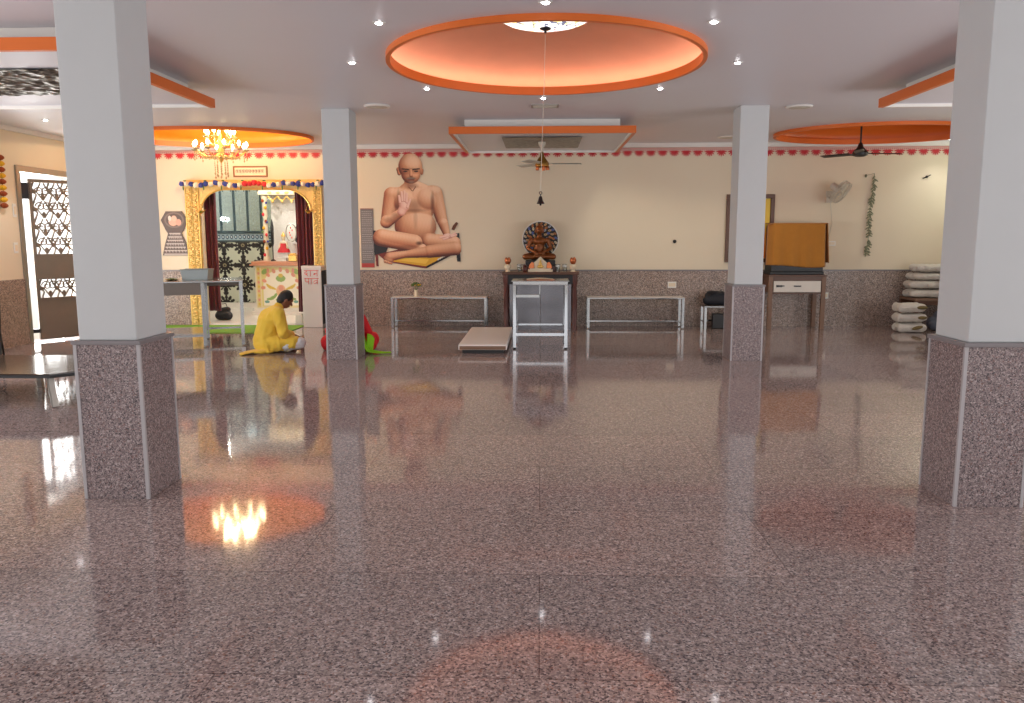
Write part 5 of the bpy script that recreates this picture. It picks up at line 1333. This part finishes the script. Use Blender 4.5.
# woman behind the pillar
r, sh, ch, pel, body = sitter('woman in red with a lime green shawl sitting on the floor behind the pillar', (-2.72, 11.2, 0), math.radians(90), 'red_cloth', 'red_cloth', .7, .33, .15, True)
mb = MB()
mb.ball(pel, (.18, .2, .13)).caps(pel+Vector((0, 0, .05)), ch, .15, .15).ball(ch, (.14, .18, .15)).caps(sh+Vector((0, -.12, -.01)), sh+Vector((0, .12, -.01)), .085, .085)
for y in (-1, 1):
    so = sh+Vector((0, y*.165, -.01)); el = Vector((.13, y*.275, .268)); mb.caps(so, el, .07, .06).caps(el, Vector((.26, y*.15, .22)), .06, .05)
blob('tunic', mb, M['red_cloth'], r, .012, 4, (.01, 8, (1, 1, .6)))
mb = MB()
for y in (-1, 1):
    mb.caps(Vector((.02, y*.1, .12)), Vector((.33, y*.29, .15)), .11, .10).caps(Vector((.33, y*.29, .13)), Vector((.28, -y*.03, .07)), .095, .06)
    mb.ball((.14, y*.3, .11), (.15, .1, .11))
blob('skirt', mb, M['red_cloth'], r, .012, 4, (.01, 8, (1, 1, 1)))
def shawl(u, v):
    # from the head, down the back and away over the floor
    pts = [(.2, -.05, .80), (.06, -.10, .72), (-.06, -.14, .55), (-.15, -.22, .34), (-.19, -.29, .14), (-.2, -.36, .03), (-.2, -.5, .012), (-.2, -.66, .01)]
    t = u*(len(pts)-1); i = min(int(t), len(pts)-2); f = t-i
    p = Vector(pts[i])*(1-f)+Vector(pts[i+1])*f
    wd = (.09+.03*math.sin(4*u))*(1.0 if u < .8 else max(.08, (1-u)/.2))
    return p + Vector(((v-.5)*1.2*wd+.012*math.sin(14*v+6*u), -.3*(v-.5)*wd, .008*math.sin(11*v+5*u)+.01))
obj('shawl', MB().grid(shawl, 40, 12), M['lime_cloth'], r, smooth=True, solid=.008)
obj('shawl_fold', MB().grid(lambda u, v: (-.16+.14*u, -.30-.08*math.sin(PI*u)-.03*v, .015+.26*v*(1-.5*u)+.01*math.sin(9*u)), 12, 8), M['lime_cloth'], r, smooth=True, solid=.008)
#@@LIGHTS
# ------------------------------------------------------------------ light, world, camera
W = bpy.data.worlds.new('World'); sc.world = W; W.use_nodes = True
W.node_tree.nodes['Background'].inputs['Color'].default_value = (1, 1, 1, 1)
W.node_tree.nodes['Background'].inputs['Strength'].default_value = 1.6
def light(kind, name, loc, power, col, **kw):
    l = bpy.data.lights.new(name, kind); l.energy = power; l.color = col
    rot = kw.pop('rot', (0, 0, 0))
    for k, v in kw.items(): setattr(l, k, v)
    o = bpy.data.objects.new(name, l); C.objects.link(o); o.location = loc; o.rotation_euler = rot; return o
# front bay daylight and added side window fill, tilted up to brighten the ceiling
for x0, x1 in ((XL+.2, -2.8), (-2.4, 2.4), (2.8, XR-.2)):
    light('AREA', 'daylight_bay', ((x0+x1)/2, YF+.02, 1.5), 45*(x1-x0)/5, (.93, .97, 1.0), shape='RECTANGLE', size=x1-x0, size_y=2.4, rot=(math.radians(112), 0, 0))
for y0, y1 in ((1.0, 4.9), (5.4, 9.4)):
    for x, sg in ((XL-.02, -1), (XR+.02, 1)):
        light('AREA', 'side_window_fill', (x, (y0+y1)/2, 1.55), 110, (.96, .97, 1.0), shape='RECTANGLE', size=y1-y0, size_y=2.0, rot=(math.radians(108), 0, math.radians(90*sg)))  # unseen windows, added to bring more light deep into the hall
light('AREA', 'daylight_door', (XL-.35, (DY0+DY1)/2, 1.3), 110, (1., .98, .94), shape='RECTANGLE', size=1.4, size_y=2.4, rot=(math.radians(90), 0, math.radians(-90)))
# chandelier bulbs, shrine ceiling lamps and added fill spots for the back wall
for (n, R, zc, pw) in ((10, .40, 3.125, 1.6), (7, .22, 3.325, 12)):
    for k in range(n):
        t = 2*PI*k/n+.2; light('POINT', 'candle_glow', (-5.12+R*math.cos(t), 13.1+R*math.sin(t), zc+.03), pw, (1., .70, .36), shadow_soft_size=.02)
for x, y, p in ((-6.4, 15.8, 24), (-4.9, 15.7, 40), (-6.9, 17.2, 16), (-5.5, 16.2, 34)): light('POINT', 'shrine_glow', (x, y, 3.0), p, (1., .96, .87), shadow_soft_size=.035)
for x, y, p in ((-3.0, 13.4, 34), (-.9, 13.9, 30), (1.4, 13.9, 26), (3.3, 13.7, 24)):
    light('SPOT', 'back_wall_fill', (x, y-.6, ZC-.03), p*1.5, (1., .9, .72), spot_size=math.radians(140), spot_blend=.8, shadow_soft_size=.03)  # spots without fittings, added to brighten the back wall
for o in [o for o in C.objects if o.name.startswith('ceiling_downlight')]:
    light('SPOT', 'downlight_beam', (o.location.x, o.location.y, ZC-.03), 60 if o.location.x < -5 else 10, (1., .96, .95), spot_size=math.radians(110), spot_blend=.6, shadow_soft_size=.03)
light('AREA', 'tube_glow', (XR-.12, 13.6, 2.45), 11, (.90, 1., .82), shape='RECTANGLE', size=1.2, size_y=.08, rot=(math.radians(90), 0, math.radians(90)))
r = thing('wall_mounted_tube_lamp', 'long tube lamp on the side wall beyond the big pillar', 'lamp', (XR, 13.6, 2.45))
obj('lamp_batten', MB().box(-.05, -.62, -.03, -.001, .62, .03), M['white'], r); obj('tube', MB().cyl((-.075, -.6, 0), (-.075, .6, 0), .014, n=12), M['tube'], r)

F, PI_, YW, RO = 809., .141, -.0351, -.002
f = Vector((math.sin(YW)*math.cos(PI_), math.cos(YW)*math.cos(PI_), -math.sin(PI_)))
rt = Vector((math.cos(YW), -math.sin(YW), 0)); up = rt.cross(f)
c_, s_ = math.cos(RO), math.sin(RO); rt, up = rt*c_+up*s_, up*c_-rt*s_
cam = bpy.data.cameras.new('camera'); co = bpy.data.objects.new('camera', cam); C.objects.link(co)
cam.sensor_width = 36; cam.sensor_fit = 'HORIZONTAL'; cam.lens = F/1024*36; cam.clip_start = .05; cam.clip_end = 200
mw = Matrix((rt, up, -f)).transposed().to_4x4(); mw.translation = (0, 0, 1.6); co.matrix_world = mw
sc.camera = co
vs = sc.view_settings; vs.view_transform = 'Standard'; vs.look = 'None'; vs.gamma = 1; vs.use_curve_mapping = False; vs.exposure = 0.0
sc.cycles.max_bounces = 8; sc.cycles.diffuse_bounces = 4; sc.cycles.glossy_bounces = 4; sc.cycles.transmission_bounces = 6
sc.cycles.sample_clamp_indirect = 4.0; sc.cycles.caustics_reflective = False; sc.cycles.caustics_refractive = False
